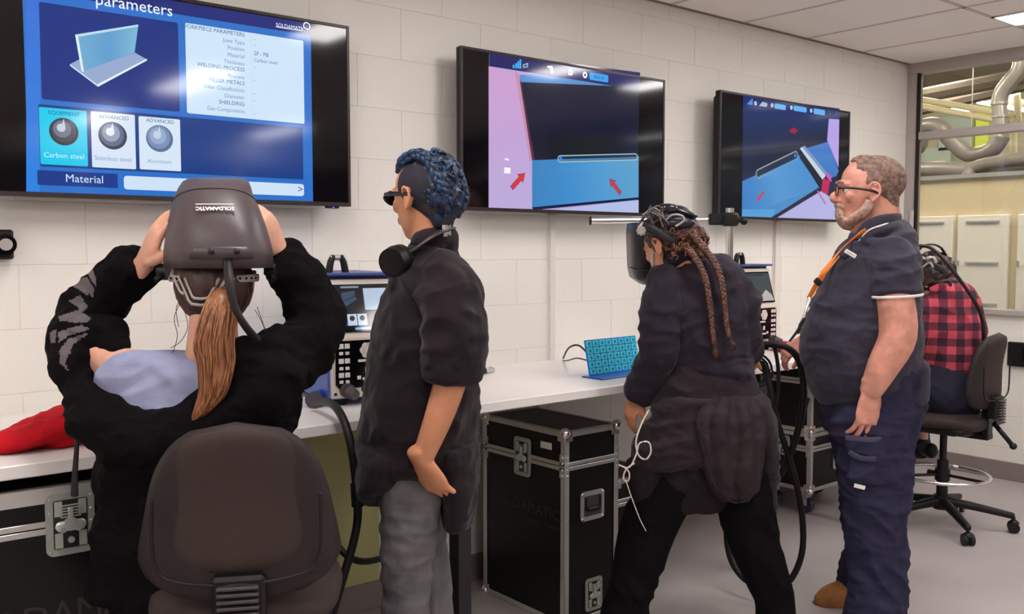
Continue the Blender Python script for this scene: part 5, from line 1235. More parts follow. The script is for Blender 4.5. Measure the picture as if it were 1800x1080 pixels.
blob('under_layer', bm, mat('under_layer_cloth', (38, 31, 35), .8, var=.1, bump=.25, bscale=250, crease=.6), p3, .0055, 3, fold=.010, fs=(9, 9, 3), seed=13, fold2=.003)
bm = B()
for x0_, x1_, w_, d_ in ((1238, 1262, .030, .0), (1262, 1276, .030, -.02), (1286, 1290, .034, -.005), (1308, 1306, .030, -.022), (1330, 1322, .026, .0)):
    limb(bm, [F(x0_ + (1290 - x0_) * .4, 708, -.11 + d_), F(x0_, 745, -.145 + d_), F(x0_ + (x1_ - x0_) * .4, 800, -.155 + d_), F(x1_, 850, -.145 + d_), F(x1_ + (1290 - x1_) * .4, 874, -.13)], [(w_ * .7, .03), (w_, .034), (w_, .032), (w_ * .9, .026), (w_ * .5, .018)], ref=(1, 0, 0), n=16)
blob('hanging_sleeve', bm, mat('hanging_sleeve_cloth', (51, 43, 47), .8, var=.1, bump=.25, bscale=250, crease=.6), p3, .005, 3, fold=.007, fs=(12, 12, 4), seed=19, fold2=.003)
bm = B(); loft(bm, [F(1226, 742, -.17), F(1236, 790, -.185), F(1256, 850, -.18), F(1290, 884, -.16), F(1326, 868, -.165), F(1340, 820, -.17), F(1344, 760, -.16)], [(.0045, .004)] * 7, n=8, sub=6); obj('sleeve_edge', bm, mat('hanging_sleeve_cloth', (52, 44, 48)), p3, True)
bm = B()
limb(bm, [F(1250, 770, .01), F(1245, 830, .01)], [(.17, .12), (.18, .12)], ref=(1, 0, 0))
limb(bm, [F(1190, 830, 0), F(1148, 910, -.01), F(1122, 990, -.03), F(1102, 1060, -.05), F(1088, 1140, -.06)], [(.11, .11), (.10, .10), (.085, .09), (.078, .085), (.08, .085)], ref=(1, 0, 0))
limb(bm, [F(1295, 830, 0), F(1312, 900, 0), F(1334, 980, .01), F(1358, 1050, .02), F(1372, 1130, .03)], [(.11, .11), (.095, .10), (.082, .09), (.070, .08), (.072, .08)], ref=(1, 0, 0))
blob('trousers', bm, TROB, p3, .006, 4, fold=.009, fs=(8, 8, 6), seed=41)
for x, dy, s_ in ((1084, -.06, -1), (1376, .03, 1)):
    q = F(x, 1150, dy); bm = B(); loft(bm, [V((q.x, q.y - .06, .05)), V((q.x + s_ * .0, q.y + .03, .05)), V((q.x + s_ * .03, q.y + .12, .04)), V((q.x + s_ * .04, q.y + .17, .03))], [(.036, .048), (.042, .05), (.044, .036), (.034, .026)], ref=(1, 0, 0), n=18); obj('shoe', bm, BLK, p3, True)
bm = B(); ball(bm, T3_(-.025, 0, .04), 1, 12, (.096, .086, .088), R3); limb(bm, [F(1178, 415, .05), F(1205, 408, .03), F(1232, 425, .04)], [(.04, .035), (.055, .045), (.03, .03)], ref=(0, 1, 0)); limb(bm, [F(1195, 425, .04), F(1222, 448, .035), F(1236, 462, .03)], [(.04, .03), (.035, .025), (.014, .012)], ref=(0, 1, 0))
link('hair', remesh(bm, .005, 2, fold=.008, fs=(34, 34, 34), fold2=.004, fs2=(80, 80, 80)), mat('curly_brown', (104, 66, 50), .5, c2=(46, 28, 26), vscale=50), p3, True)
for k, (L_, lab) in enumerate((([(1200, 430, -.01), (1218, 448, -.05), (1238, 485, -.085), (1247, 530, -.11), (1252, 575, -.125), (1256, 610, -.13)], 0), ([(1216, 412, -.02), (1240, 440, -.05), (1262, 475, -.08), (1272, 520, -.105), (1277, 570, -.12), (1284, 598, -.13)], 1))):
    bm = B(); braid(bm, [F(*q) for q in L_], .0125, 10, .6, .62); o_ = obj('braid', bm, BRAIDM, p3, True)
    e = F(*L_[-1]); bm = B(); cyl(bm, e + V((0, 0, .012)), e - V((0, 0, .006)), .010, 12); obj('braid_tie', bm, mat('tie_dark', (40, 26, 28), .6), o_)
    bm = strands([e, e + V((.004, -.004, -.018)), e + V((.008, -.004, -.034))], [.006, .013, .008], 26, .0022, 9 + k); obj('braid_tail', bm, BRAIDM, o_, True)
rnd = random.Random(12); bm = B()
for k in range(60):
    c = F(1205 + rnd.uniform(-28, 34), 418 + rnd.uniform(-20, 34), -.005 + rnd.uniform(-.03, .02)); r = rnd.uniform(.005, .010)
    d_ = V((rnd.uniform(-1, 1), rnd.uniform(-1, 1), rnd.uniform(-1, 1))).normalized(); u_ = d_.orthogonal().normalized(); v_ = d_.cross(u_)
    loft(bm, [c + (u_ * cos(t) + v_ * sin(t)) * r + d_ * t * .003 for t in [q * .8 for q in range(9)]], [.0016] * 9, n=5, sub=2)
obj('curls', bm, mat('curl_brown', (140, 92, 68), .5), p3, True)['kind'] = 'stuff'
# its helmet
H3 = thing('welding_helmet', 'black simulator welding helmet worn by the bending person with braids', 'helmet', F.o, ROT)
rows3 = [(500, 1128, 1150, .26, .05), (488, 1112, 1160, .24, .07), (470, 1108, 1172, .22, .085), (440, 1107, 1180, .20, .09), (410, 1106, 1185, .19, .09), (392, 1108, 1185, .19, .085)]
obj('shell', shell([(F(l, y, dy), F(r, y, dy + .02), b, 1.0) for y, l, r, dy, b in rows3], .08), MASKD, H3, True)
bm = B(); loft(bm, [F(1107, 470, .20), F(1120, 474, .155), F(1145, 476, .13)], [.0016] * 3, n=6); obj('seam', bm, BLK, H3, True)
bm = B(); loft(bm, [F(1148, 440, .08), F(1146, 458, .06), F(1150, 478, .06)], [(.006, .004)] * 3, n=8); obj('visor_edge', bm, GREYP, H3, True)
bm = B(); loft(bm, [F(1157, 425, .04), F(1166, 440, .02), F(1168, 455, .03)], [(.004, .003)] * 3, n=8); obj('chin_strap', bm, BLK, H3, True)
hc = F(1172, 405, .08)
bm = B()
for k, (dx, dz, tl) in enumerate(((0, 0, .1), (-.005, .02, .5), (.01, .01, -.4))):
    ps = [hc + Matrix.Rotation(tl, 3, 'X') @ V((dx + .098 * cos(a), .10 * sin(a), dz + .03 * sin(2 * a) * (k == 1))) for a in [2 * pi * i / 28 for i in range(29)]]
    loft(bm, ps, [(.011, .004)] * 29, ref=(0, 0, 1), n=8, sub=1, cap=0)
for s_ in (-1, 0, 1):
    loft(bm, [hc + V((-.10, .02 * s_, .02)), hc + V((-.06, .03 * s_, .075)), hc + V((0, .04 * s_, .092)), hc + V((.06, .03 * s_, .07)), hc + V((.095, .02 * s_, .02))], [(.008, .003)] * 5, ref=(0, 1, 0), n=8)
obj('head_band', bm, mat('harness_black', (40, 38, 44), .4), H3, True)
bm = B(); c = F(1205, 375, .0); box(bm, c, (.085, .05, .018), .008, Matrix.Rotation(.3, 3, 'Y')); c = F(1180, 368, .0); box(bm, c, (.04, .04, .03), .008); c = F(1195, 392, -.02); ball(bm, c, .045, 8, (1.2, .6, .5)); obj('camera_pod', bm, mat('pod_dark', (30, 30, 44), .3), H3, auto=True)
bm = B(); loft(bm, [F(1172, 386, -.03), F(1182, 378, -.04), F(1198, 379, -.045), F(1202, 388, -.045), F(1188, 398, -.045)], [(.004, .004)] * 5, n=8); obj('band_clip', bm, GREYP, H3, True); bm = B(); loft(bm, [F(1130, 392, .02), F(1122, 404, .0), F(1132, 412, -.0)], [.005] * 3, n=8); obj('band_clip', bm, GREYP, H3, True); bm = B(); loft(bm, [F(1130, 378, .02), F(1148, 366, .0), F(1160, 372, .0)], [.003] * 3, n=8); obj('band_clip', bm, GREYP, H3, True)
bm = B(); c = F(1127, 406, .0)
for k in range(8): ball(bm, c + V((.012 * cos(k * pi / 4), 0, .012 * sin(k * pi / 4))), .006, 5)
cyl(bm, c + V((0, .01, 0)), c - V((0, .008, 0)), .012, 14); obj('pivot_knob', bm, GREYP, H3, auto=True)
rnd = random.Random(3); bm = B()
for k in range(16):
    a0 = F(rnd.uniform(1128, 1165), rnd.uniform(362, 400), rnd.uniform(-.03, .08)); a1 = F(rnd.uniform(1130, 1190), rnd.uniform(360, 400), rnd.uniform(-.04, .08)); m_ = (a0 + a1) / 2 + V((rnd.uniform(-.02, .02), -.02, rnd.uniform(.0, .025)))
    loft(bm, [a0, m_, a1], [rnd.choice((.002, .003))] * 3, n=6, sub=6)
obj('harness_cords', bm, mat('cord_grey', (96, 88, 90), .4), H3, True)['kind'] = 'stuff'
# white earphone cord
bm = B()
loft(bm, [F(1140, 722, -.14), F(1128, 745, -.15), F(1118, 775, -.16), F(1122, 800, -.165), F(1135, 808, -.165), (F(1144, 795, -.165)), F(1140, 778, -.165), F(1124, 780, -.165), F(1118, 800, -.165), F(1106, 822, -.165), F(1088, 818, -.16)], [.0028] * 11, n=6, sub=6)
loft(bm, [F(1115, 815, -.165), F(1100, 826, -.165), F(1096, 842, -.165), F(1104, 846, -.165), F(1106, 832, -.165), F(1098, 822, -.165)], [.0028] * 6, n=6, sub=6)
loft(bm, [F(1100, 845, -.12), F(1112, 880, -.125), F(1128, 920, -.12), F(1150, 958, -.09)], [.0018] * 4, n=6, sub=6)
tag(obj('earphone_cord', bm, mat('cord_white', (226, 214, 200), .5), None, True), 'knotted white earphone cord hanging from the tied coat of the bending person', 'earphone cord')
bpy.data.objects['earphone_cord'].location = F.o; bpy.data.objects['earphone_cord'].rotation_euler = (0, 0, ROT)

# ------------------------------------------------------------------ person 4: standing man
F = Frame(1535, 3.45); p4 = person('grey-bearded person standing in profile, glasses, slate polo shirt, navy work trousers', F)
f4 = V((-.985, .17, .03))
bm = B(); T4, R4 = head(bm, F(1526, 338, 0), f4, s=1.07, nose=1.15)
limb(bm, [F(1540, 345, 0), F(1545, 385, 0), F(1548, 420, 0), F(1545, 455, 0)], [(.075, .07), (.076, .070), (.070, .075), (.07, .09)], ref=(1, 0, 0))
limb(bm, [F(1500, 372, 0), F(1520, 392, 0)], [(.04, .05), (.05, .06)], ref=(0, 1, 0))
limb(bm, [F(1540, 470, 0), F(1525, 560, 0), F(1522, 690, 0)], [(.10, .14), (.15, .15), (.11, .12)], ref=(1, 0, 0))
limb(bm, [F(1560, 450, -.15), F(1572, 520, -.20), F(1578, 590, -.22), F(1552, 645, -.22), F(1530, 690, -.21)], [.062, .064, .064, .054, .038])
limb(bm, [F(1535, 450, .15), F(1510, 560, .24), F(1440, 600, .30), F(1412, 598, .32)], [.06, .055, .045, .034])
hand(bm, F(1530, 688, -.21), F(1526, 735, -.21) - F(1532, 685, -.21), V((-.35, 1, .1)), 1, s=1.22, curl=(.12, .22, .30, .36), thumb=.45, spread=.11, rw=.032)
hand(bm, F(1414, 598, .32), V((-.7, .2, -.55)), V((.2, .5, -.8)), 1, s=1.0, curl=(.5, .5, .6, .6))
for dy, L_ in ((-.10, [(1545, 700), (1545, 900), (1545, 1100)]), (.16, [(1530, 700), (1524, 860), (1522, 930)])): limb(bm, [F(x, y, dy) for x, y in L_], [.075, .06, .045], ref=(1, 0, 0))
blob('body', bm, SKINM, p4, .0042, 2)
eyes(T4, 1.07, p4, R4)
bm = B()
limb(bm, [F(1546, 408, 0), F(1552, 422, 0), F(1545, 450, 0), F(1532, 500, 0), F(1520, 550, 0), F(1514, 600, 0), F(1517, 640, 0), F(1528, 678, 0)],
     [(.092, .10), (.108, .15), (.135, .19), (.165, .20), (.195, .20), (.213, .20), (.210, .195), (.190, .185)], ref=(1, 0, 0), n=34, cap=.12)
limb(bm, [F(1560, 440, -.13), F(1572, 475, -.18), F(1577, 518, -.205)], [(.080, .07), (.085, .075), (.079, .07)], ref=(1, 0, 0), cap=.12)
limb(bm, [F(1550, 445, .12), F(1535, 500, .19), F(1520, 530, .22)], [.075, .078, .074], cap=.15)
limb(bm, [F(1516, 420, -.065), F(1545, 408, -.085), F(1575, 404, -.07)], [.030, .034, .034], cap=.4)
limb(bm, [F(1600, 640, 0), F(1590, 690, 0), F(1575, 700, 0)], [(.05, .13), (.05, .15), (.06, .12)], ref=(1, 0, 0))
polo = blob('polo_shirt', bm, [POLO, WHITE], p4, .005, 4, fold=.008, fs=(4, 4, 8), seed=51, fold2=.003, fs2=(12, 12, 24))
bm = B(); c = F(1577, 520, -.206); ps = [c + V((.084 * cos(a), .077 * sin(a), .006 * cos(a))) for a in [2 * pi * i / 32 for i in range(33)]]; loft(bm, ps, [(.005, .003)] * 33, ref=(0, 0, 1), n=8, sub=1, cap=0); obj('sleeve_trim', bm, WHITE, p4, True)
bm = B(); loft(bm, [F(1508, 418, -.075), F(1525, 398, -.098), F(1548, 388, -.105), F(1572, 385, -.08), F(1582, 384, 0), F(1572, 386, .08), F(1540, 396, .09), F(1508, 418, .06)], [(.020, .007)] * 8, ref=(0, 0, 1), n=12, sub=6); cl_ = obj('collar', bm, POLO, p4, True)
bm = B(); loft(bm, [F(1509, 425, -.082), F(1526, 406, -.106), F(1548, 397, -.114), F(1568, 391, -.095)], [(.0035, .003)] * 4, n=8, sub=6); obj('collar_trim', bm, WHITE, cl_, True)
bm = B(); loft(bm, [F(1500, 412, -.055), F(1492, 432, -.06), F(1482, 452, -.075)], [(.014, .008)] * 3, ref=(1, 0, 0), n=10); obj('placket', bm, POLO, p4, True)
c = F(1495, 446, -.172); rl_ = Matrix.Rotation(-.35, 3, 'Z') @ Matrix.Rotation(.55, 3, 'Y'); bm = B(); box(bm, c, (.042, .003, .015), .001, rl_); lg_ = obj('chest_print', bm, WHITE, p4); bm = B(); box(bm, c - rl_ @ V((0, .0018, 0)), (.030, .001, .003), 0, rl_); obj('print_line', bm, GREYP, lg_)
bm = B()
limb(bm, [F(1532, 655, 0), F(1532, 700, 0), F(1535, 745, 0)], [(.175, .17), (.182, .175), (.165, .17)], ref=(1, 0, 0), n=30)
limb(bm, [F(1530, 730, -.09), F(1538, 800, -.095), F(1540, 880, -.10), F(1543, 960, -.10), F(1542, 1040, -.10), F(1535, 1130, -.10)], [(.145, .11), (.128, .10), (.112, .095), (.104, .09), (.098, .085), (.11, .09)], ref=(1, 0, 0), n=24)
limb(bm, [F(1515, 730, .10), F(1525, 850, .14), F(1522, 950, .20), F(1510, 1040, .27)], [(.12, .10), (.10, .09), (.085, .08), (.075, .075)], ref=(1, 0, 0))
limb(bm, [F(1535, 775, -.19), F(1537, 850, -.19)], [(.095, .012), (.085, .012)], ref=(1, 0, 0), cap=.2)
blob('cargo_trousers', bm, NAVY, p4, .005, 3, fold=.013, fs=(6, 6, 8), seed=61, fold2=.005, fs2=(15, 15, 24))
bm = B(); loft(bm, [F(1486, 770, -.200), F(1535, 774, -.212), F(1586, 766, -.196)], [(.011, .004)] * 3, ref=(0, 0, 1), n=10, cap=.2); obj('pocket_flap', bm, mat('navy_light', (62, 60, 84), .8), p4, True)
bm = B(); loft(bm, [F(1492, 795, -.205), F(1512, 806, -.216), F(1540, 808, -.214)], [(.010, .003)] * 3, ref=(0, 0, 1), n=10, cap=.2); obj('pocket_flap', bm, mat('navy_mid', (52, 50, 74), .8), p4, True)
bm = B(); c = F(1511, 856, -.212); box(bm, c, (.040, .003, .014), .001, Matrix.Rotation(radians(14), 3, 'Y')); obj('pocket_label', bm, WHITE, p4)
# boots
q = F(1470, 1046, .32)
bm = B(); tx, hx_ = F(1434, 1074, .28), F(1515, 1074, .25)
dd_ = (hx_ - tx); bm = B(); loft(bm, [tx + dd_ * .10 + V((0, 0, .035)), tx + dd_ * .28 + V((0, 0, .05)), tx + dd_ * .55 + V((0, 0, .062)), tx + dd_ * .85 + V((0, 0, .075)), tx + dd_ * 1.15 + V((0, 0, .075))], [(.046, .034), (.056, .050), (.054, .062), (.050, .072), (.046, .068)], ref=(0, 1, 0), n=22, cap=.6); b_ = obj('boot', bm, TAN, p4, True)
bm = B(); loft(bm, [tx + dd_ * .10 + V((0, 0, .012)), tx + dd_ * .5 + V((0, 0, .012)), tx + dd_ * 1.2 + V((0, 0, .012))], [(.046, .012), (.052, .012), (.045, .012)], ref=(0, 1, 0), n=20, cap=.9); obj('boot_sole', bm, BOOTS, b_, True)
bm = B(); 
for k in range(4): 
    c = tx + dd_ * (.5 + .12 * k) + V((0, 0, .118 + .008 * k)); cyl(bm, c + V((.0, -.03, -.008)), c + V((0, .03, -.008)), .003, 6)
obj('boot_lace', bm, mat('lace_brown', (110, 74, 40), .7), b_)
n_ = F(1535, 1150, -.10); bm = B(); loft(bm, [V((n_.x + .08, n_.y, .06)), V((n_.x, n_.y, .065)), V((n_.x - .1, n_.y, .05)), V((n_.x - .17, n_.y, .035))], [(.044, .06), (.048, .062), (.05, .045), (.042, .03)], ref=(0, 1, 0), n=20); obj('boot', bm, TAN, p4, True)
# hair, beard, glasses, lanyard
bm = B(); ball(bm, T4(-.024, 0, .040), 1, 14, (.100 * 1.07, .080 * 1.07, .087 * 1.07), R4); loft(bm, [T4(.010, 0, .092), T4(.012, 0, .078)], [(.058 * 1.07, .056 * 1.07), (.068 * 1.07, .066 * 1.07)], ref=R4.col[0], n=20); limb(bm, [T4(-.05, 0, -.0), T4(-.068, 0, -.05)], [(.074, .055), (.05, .04)], ref=R4.col[1])
me = remesh(bm, .004, 2)
bm = bmesh.new(); bm.from_mesh(me); Ri = R4.inverted(); hc4 = T4(0, 0, 0)
kill = [v for v in bm.verts if (lambda l: l.x / 1.07 > .052 + .012 * (l.z > .11) - .03 * (l.z < .07) or (l.x > -.012 and l.z < .0) or (l.z < .022 and l.x > .002 and abs(l.y) > .03) )(Ri @ (v.co - hc4))]
bmesh.ops.delete(bm, geom=kill, context='VERTS'); me2 = bpy.data.meshes.new('hair'); bm.to_mesh(me2); bm.free(); link('hair', me2, GREYH, p4, True)
bm = B()
loft(bm, [T4(.092, 0, -.050), T4(.088, 0, -.082), T4(.066, 0, -.112), T4(.02, 0, -.112)], [(.010, .027), (.017, .039), (.020, .042), (.018, .038)], ref=R4.col[0], n=20)
for k in (-1, 1): loft(bm, [T4(.006, k * .072, -.035), T4(.018, k * .067, -.065), T4(.045, k * .05, -.092), T4(.07, k * .03, -.105)], [(.018, .008), (.021, .012), (.022, .016), (.017, .014)], ref=R4.col[0], n=14)
loft(bm, [T4(.086, -.030, -.056), T4(.102, 0, -.045), T4(.086, .030, -.056)], [.009] * 3, n=10)
link('beard', remesh(bm, .0038, 2, fold=.0015, fs=(90, 90, 90)), BEARD, p4, True)
bm = B()
for k in (-1, 1):
    ps = [T4(.108, k * (.033 + .025 * cos(a)), .000 + .017 * sin(a)) for a in [2 * pi * i / 20 for i in range(21)]]; loft(bm, ps, [.0022] * 21, n=6, sub=1, cap=0)
    loft(bm, [T4(.108, k * .060, .008), T4(.06, k * .080, .008), T4(.0, k * .088, -.002), T4(-.02, k * .086, -.012)], [(.0042, .002)] * 4, ref=R4.col[2], n=8)
loft(bm, [T4(.110, -.009, .004), T4(.118, 0, .006), T4(.110, .009, .004)], [.002] * 3, n=6); g4 = obj('glasses', bm, fr_, p4, True)
bm = B()
for k in (-1, 1): loft(bm, [T4(.092, k * .05, .028), T4(.100, k * .03, .034), T4(.104, k * .012, .030)], [(.003, .004)] * 3, n=8)
obj('eyebrow', bm, BEARD, p4, True)
bm = B(); lp = [(1522, 404, -.115), (1500, 420, -.115), (1474, 444, -.13), (1452, 474, -.135), (1435, 500, -.12), (1422, 524, -.10)]
loft(bm, [F(*q) for q in lp], [(.010, .002)] * 6, ref=(.6, -.2, .7), n=8, sub=6)
loft(bm, [F(1505, 418, .0), F(1478, 448, -.03), F(1452, 480, -.05), F(1428, 518, -.07)], [(.008, .002)] * 4, ref=(.6, -.2, .7), n=8, sub=6)
ly = thing('lanyard', 'orange lanyard with black clip hanging from the neck of the grey-bearded person', 'lanyard', F.o, ROT); obj('strap', bm, ORANGE, ly, True)
bm = B(); box(bm, F(1438, 496, -.135), (.030, .008, .022), .003, Matrix.Rotation(.7, 3, 'Y')); obj('buckle', bm, BLK, ly)
bm = B(); loft(bm, [F(1424, 524, -.11), F(1417, 545, -.12), F(1412, 562, -.12)], [(.008, .003), (.005, .004), (.006, .003)], n=8); obj('clip', bm, CHROME, ly, True)
bm = B(); loft(bm, [F(1412, 560, -.12), F(1404, 578, -.12), F(1396, 590, -.12), F(1388, 600, -.115)], [.004, .005, .005, .004], n=8); loft(bm, [F(1414, 560, -.12), F(1407, 572, -.12), F(1403, 586, -.12)], [.006, .007, .005], n=8); obj('black_tether', bm, BLK, ly, True)

# ------------------------------------------------------------------ person 5: seated in plaid
F = Frame(1672, 4.8); p5 = person('person in red and black plaid shirt seated on the far chair', F)
PL = bpy.data.materials.new('red_black_plaid'); PL.use_nodes = True; nn_ = PL.node_tree.nodes; ll_ = PL.node_tree.links; bs = nn_['Principled BSDF']; bs.inputs['Roughness'].default_value = .9
tc = nn_.new('ShaderNodeTexCoord'); sp = nn_.new('ShaderNodeSeparateXYZ'); ll_.new(tc.outputs['Object'], sp.inputs[0])
def stripe(out, sc, off):
    a = nn_.new('ShaderNodeMath'); a.operation = 'MULTIPLY_ADD'; a.inputs[1].default_value = sc; a.inputs[2].default_value = off; ll_.new(out, a.inputs[0])
    b = nn_.new('ShaderNodeMath'); b.operation = 'FRACT'; ll_.new(a.outputs[0], b.inputs[0])
    c = nn_.new('ShaderNodeMath'); c.operation = 'LESS_THAN'; c.inputs[1].default_value = .5; ll_.new(b.outputs[0], c.inputs[0]); return c.outputs[0]
ad = nn_.new('ShaderNodeMath'); ad.operation = 'ADD'; ll_.new(stripe(sp.outputs[0], 12.5, .2), ad.inputs[0]); ll_.new(stripe(sp.outputs[2], 12.5, .1), ad.inputs[1])
hf = nn_.new('ShaderNodeMath'); hf.operation = 'MULTIPLY'; hf.inputs[1].default_value = .5; ll_.new(ad.outputs[0], hf.inputs[0])
cr = nn_.new('ShaderNodeValToRGB'); cr.color_ramp.interpolation = 'CONSTANT'; e_ = cr.color_ramp.elements; e_[0].color = lin((198, 76, 90)); e_[1].position = .4; e_[1].color = lin((116, 44, 62)); x_ = e_.new(.9); x_.color = lin((52, 28, 46))
ll_.new(hf.outputs[0], cr.inputs[0]); ll_.new(cr.outputs[0], bs.inputs['Base Color'])
bm = B(); T5, R5 = head(bm, F(1636, 492, .04), (-.55, .70, -.45), up=(-.3, .2, .9), s=.98)
limb(bm, [F(1640, 495, .03), F(1652, 512, .02), F(1662, 530, .0)], [.055, .053, .07])
limb(bm, [F(1665, 530, 0), F(1672, 600, 0), F(1672, 680, 0), F(1668, 705, 0)], [(.12, .08), (.13, .09), (.13, .10), (.13, .12)], ref=(1, 0, 0))
limb(bm, [F(1625, 540, .0), F(1614, 600, .02), F(1596, 612, .22)], [.048, .042, .03])
limb(bm, [F(1705, 540, .0), F(1712, 600, .05), F(1680, 612, .24)], [.048, .042, .03])
hand(bm, F(1596, 612, .22), V((-.2, 1, 0)), V((.2, 0, -1)), 1, s=.9); hand(bm, F(1680, 612, .24), V((-.4, 1, 0)), V((0, 0, -1)), -1, s=.9)
for k in (-1, 1): limb(bm, [V((-.02 + .08 * k, 0, .68)), V((-.05 + .10 * k, .22, .66)), V((-.07 + .10 * k, .42, .62)), V((-.07 + .1 * k, .36, .34))], [.085, .075, .06, .045], ref=(1, 0, 0))
blob('body', bm, SKIN, p5, .006, 2)
bm = B()
limb(bm, [F(1658, 506, .02), F(1665, 520, 0), F(1668, 545, 0), F(1674, 590, 0), F(1676, 640, 0), F(1674, 654, 0)], [(.085, .07), (.135, .095), (.155, .11), (.155, .12), (.145, .12), (.14, .12)], ref=(1, 0, 0), n=28, cap=.15)
limb(bm, [F(1632, 532, .0), F(1618, 575, -.01), F(1613, 612, .04), F(1600, 618, .16)], [.066, .064, .058, .045]); limb(bm, [F(1700, 532, .0), F(1712, 575, .01), F(1708, 612, .06), F(1684, 618, .18)], [.066, .060, .055, .045])
blob('plaid_shirt', bm, PL, p5, .006, 4, fold=.008, fs=(7, 7, 5), seed=71)
bm = B(); loft(bm, [F(1638, 512, -.06), F(1655, 504, -.075), F(1672, 506, -.05), F(1678, 508, .02)], [(.02, .008)] * 4, ref=(0, 0, 1), n=12); obj('collar', bm, PL, p5, True)
bm = B(); limb(bm, [F(1674, 645, 0), F(1668, 690, 0), V((-.02, .0, .66))], [(.14, .12), (.17, .15), (.17, .15)], ref=(1, 0, 0))
for k in (-1, 1): limb(bm, [V((-.02 + .08 * k, .0, .69)), V((-.05 + .10 * k, .22, .68)), V((-.07 + .10 * k, .42, .63)), V((-.07 + .1 * k, .40, .40)), V((-.07 + .1 * k, .34, .32))], [.10, .09, .075, .06, .055], ref=(1, 0, 0))
blob('trousers', bm, mat('navy_dark', (30, 30, 50), .9, bump=.3), p5, .007, 4, fold=.006)
for k in (-1, 1):
    bm = B(); a = V((-.07 + .1 * k, .20, .30)); loft(bm, [a + V((0, .02, .045)), a + V((0, .10, .04)), a + V((0, .20, .03))], [(.036, .042), (.042, .038), (.034, .026)], ref=(1, 0, 0), n=16); obj('shoe', bm, BLK, p5, True)
bm = B(); ball(bm, T5(-.03, 0, .03), 1, 12, (.100, .092, .100), R5); limb(bm, [T5(-.06, 0, -.03), T5(-.08, 0, -.07)], [(.07, .05), (.05, .03)], ref=R5.col[1])
link('curly_hair', remesh(bm, .006, 1, fold=.012, fs=(24, 24, 24), fold2=.007, fs2=(60, 60, 60)), mat('dark_curly', (66, 38, 36), .5, c2=(30, 18, 20), vscale=40), p5, True)
H5 = thing('welding_helmet', 'dark welding helmet harness on the head of the person in plaid', 'helmet', F.o, ROT)
hc = F(1632, 470, .03); bm = B()
ps = [hc + Matrix.Rotation(.5, 3, 'Y') @ V((.115 * cos(a), .112 * sin(a), 0)) for a in [2 * pi * i / 28 for i in range(29)]]; loft(bm, ps, [(.014, .005)] * 29, ref=(0, 0, 1), n=8, sub=1, cap=0)
loft(bm, [hc + V((-.1, -.03, .05)), hc + V((-.04, -.05, .115)), hc + V((.04, -.05, .10)), hc + V((.10, -.03, .0))], [(.012, .005)] * 4, ref=(0, 1, 0), n=8); obj('head_band', bm, mat('harness_black', (40, 38, 44), .4), H5, True)
bm = B(); loft(bm, [F(1616, 448, -.09), F(1626, 455, -.11), F(1640, 452, -.11), F(1646, 462, -.115)], [(.008, .004)] * 4, n=8); obj('band_clip', bm, GREYP, H5, True)
bm = B(); loft(bm, [F(1622, 470, -.10), F(1634, 462, -.115), F(1640, 470, -.115)], [(.006, .004)] * 3, n=8); obj('band_clip', bm, GREYP, H5, True)
bm = shell([(F(1590, 530, .22), F(1630, 530, .2), .05, 1.0), (F(1588, 500, .2), F(1632, 500, .18), .08, 1.0), (F(1592, 462, .18), F(1630, 462, .16), .08, 1.0)], .05); obj('shell', bm, MASKD, H5, True)
def wtube(L_, r, F_): return tube([F_.world(F_(*q)) for q in L_], r)
tag(obj('helmet_cable', wtube([(1612, 432, -.05), (1636, 436, -.08), (1660, 458, -.12), (1690, 496, -.15), (1716, 535, -.17), (1727, 565, -.17), (1729, 600, -.16), (1728, 640, -.1)], .009, F), RUB, None, True), 'black cable arching from the helmet over the back of the person in plaid', 'cable')
ch5 = drafting_chair('drafting_chair', 'black drafting chair with chrome foot ring under the person in plaid', F.o + F.M @ V((-.01, .0, 0)), ROT + radians(44), .60, .635, 1.03, .45)

# ------------------------------------------------------------------ cables
G = Frame(600, 2.9)
tag(obj('torch_cable', wtube([(600, 712, .2), (585, 716, .1), (578, 712, 0.08), (566, 716, .06)], .012, G), RUB, None, True), 'short dark cable stub at the blue plug', 'cable'); bpy.data.objects.remove(bpy.data.objects['torch_cable'])
tag(obj('power_cable', wtube([(552, 712, .02), (570, 706, -.08), (592, 718, -.20), (610, 756, -.27), (622, 815, -.28), (629, 900, -.22), (622, 950, -.2), (608, 1000, -.2), (590, 1060, -.2), (570, 1130, -.2)], .0125, G), RUB, None, True), 'thick black cable dropping from the blue plug over the bench edge to the floor', 'cable')
bm = B(); a = G.world(G(627, 850, -.22)); b = G.world(G(629, 890, -.22)); cyl(bm, a, b, .0185, 16); tag(obj('cable_joint', bm, RUB, None, auto=True), 'thicker black joint sleeve on the hanging cable beside the jeans', 'cable joint')
tag(obj('loop_cable', wtube([(560, 900, -.05), (584, 945, -.1), (604, 972, -.12), (628, 986, -.12), (655, 986, -.05), (690, 975, .05)], .0105, G), RUB, None, True), 'black cable looping low between the chair back and the grey jeans', 'cable')
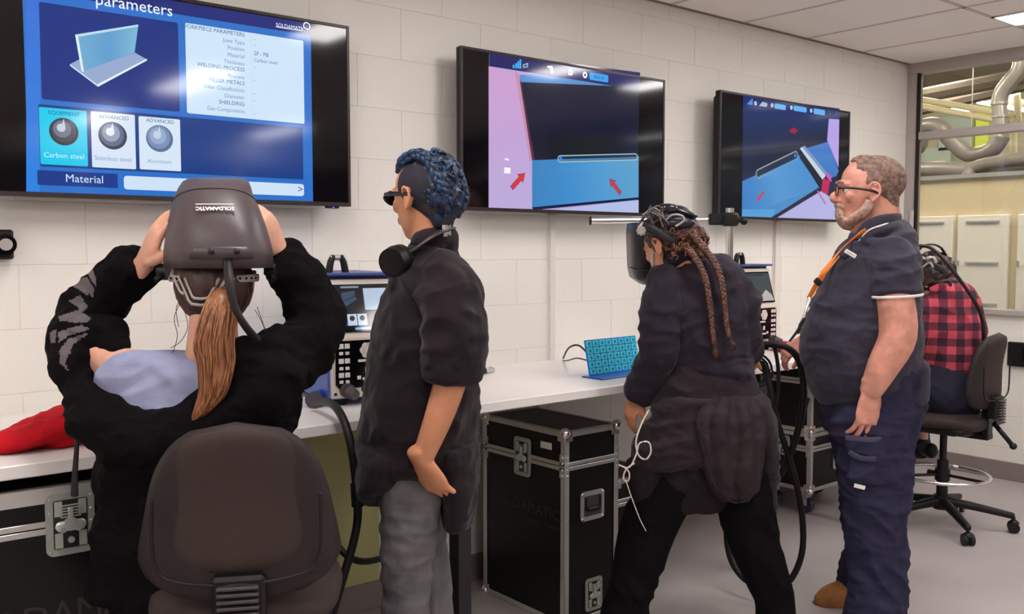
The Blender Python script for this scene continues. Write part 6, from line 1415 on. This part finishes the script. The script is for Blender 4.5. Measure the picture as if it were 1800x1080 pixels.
tag(obj('torch_lead', wtube([(640, 684, .0), (655, 690, -.03), (680, 700, .0), (720, 740, .1)], .011, G), RUB, None, True), 'short black lead leaving the grey connector of the left simulator', 'cable')
G = Frame(1350, 3.75)
tag(obj('torch_hose', wtube([(1322, 622, .0), (1336, 608, -.05), (1360, 606, -.1), (1385, 612, -.12), (1403, 632, -.12), (1412, 670, -.1), (1410, 720, -.1), (1396, 780, -.08), (1374, 830, -.05), (1345, 865, .0), (1320, 880, .05)], .0135, G), RUB, None, True), 'thick black torch hose arching out beside the bending person over the bench', 'hose')
tag(obj('torch_hose', wtube([(1325, 640, .05), (1345, 648, -.02), (1355, 690, -.06), (1366, 740, -.08), (1385, 800, -.08), (1402, 860, -.1), (1411, 920, -.1), (1410, 970, -.1), (1396, 1010, -.1), (1375, 1031, -.1), (1345, 1034, -.05), (1308, 1018, .0), (1285, 985, .05), (1277, 940, .08), (1280, 890, .1)], .0125, G), RUB, None, True), "black torch hose looping down to the floor behind the bending person's leg", 'hose')
tag(obj('torch_hose', wtube([(1362, 612, -.08), (1368, 650, -.09), (1366, 700, -.09), (1352, 760, -.08), (1348, 830, -.05), (1352, 900, -.05)], .008, G), RUB, None, True), 'thin black hose hanging straight down between the bending person and the man', 'hose')
tag(obj('torch_hose', wtube([(1420, 700, .0), (1404, 750, -.03), (1382, 810, -.05), (1358, 850, -.02), (1335, 880, .03)], .010, G), RUB, None, True), 'black hose crossing diagonally in front of the small flight cases', 'hose')
hk = thing('cable_coil', 'tangle of black coiled cable under the bench edge beside the bending person', 'cable coil', G.world(G(1325, 660, .0)), ROT); rnd = random.Random(8)
for k in range(5):
    r = .035 + .006 * k; bm = B(); ps = [V((r * cos(a) + .01 * rnd.random(), -.01 * k + .01 * sin(a * 2), r * 1.1 * sin(a) + .006 * k)) for a in [2 * pi * i / 20 for i in range(21)]]; loft(bm, ps, [.005] * 21, ref=(0, 1, 0), n=8, sub=1, cap=0); obj('coil', bm, RUB, hk, True)
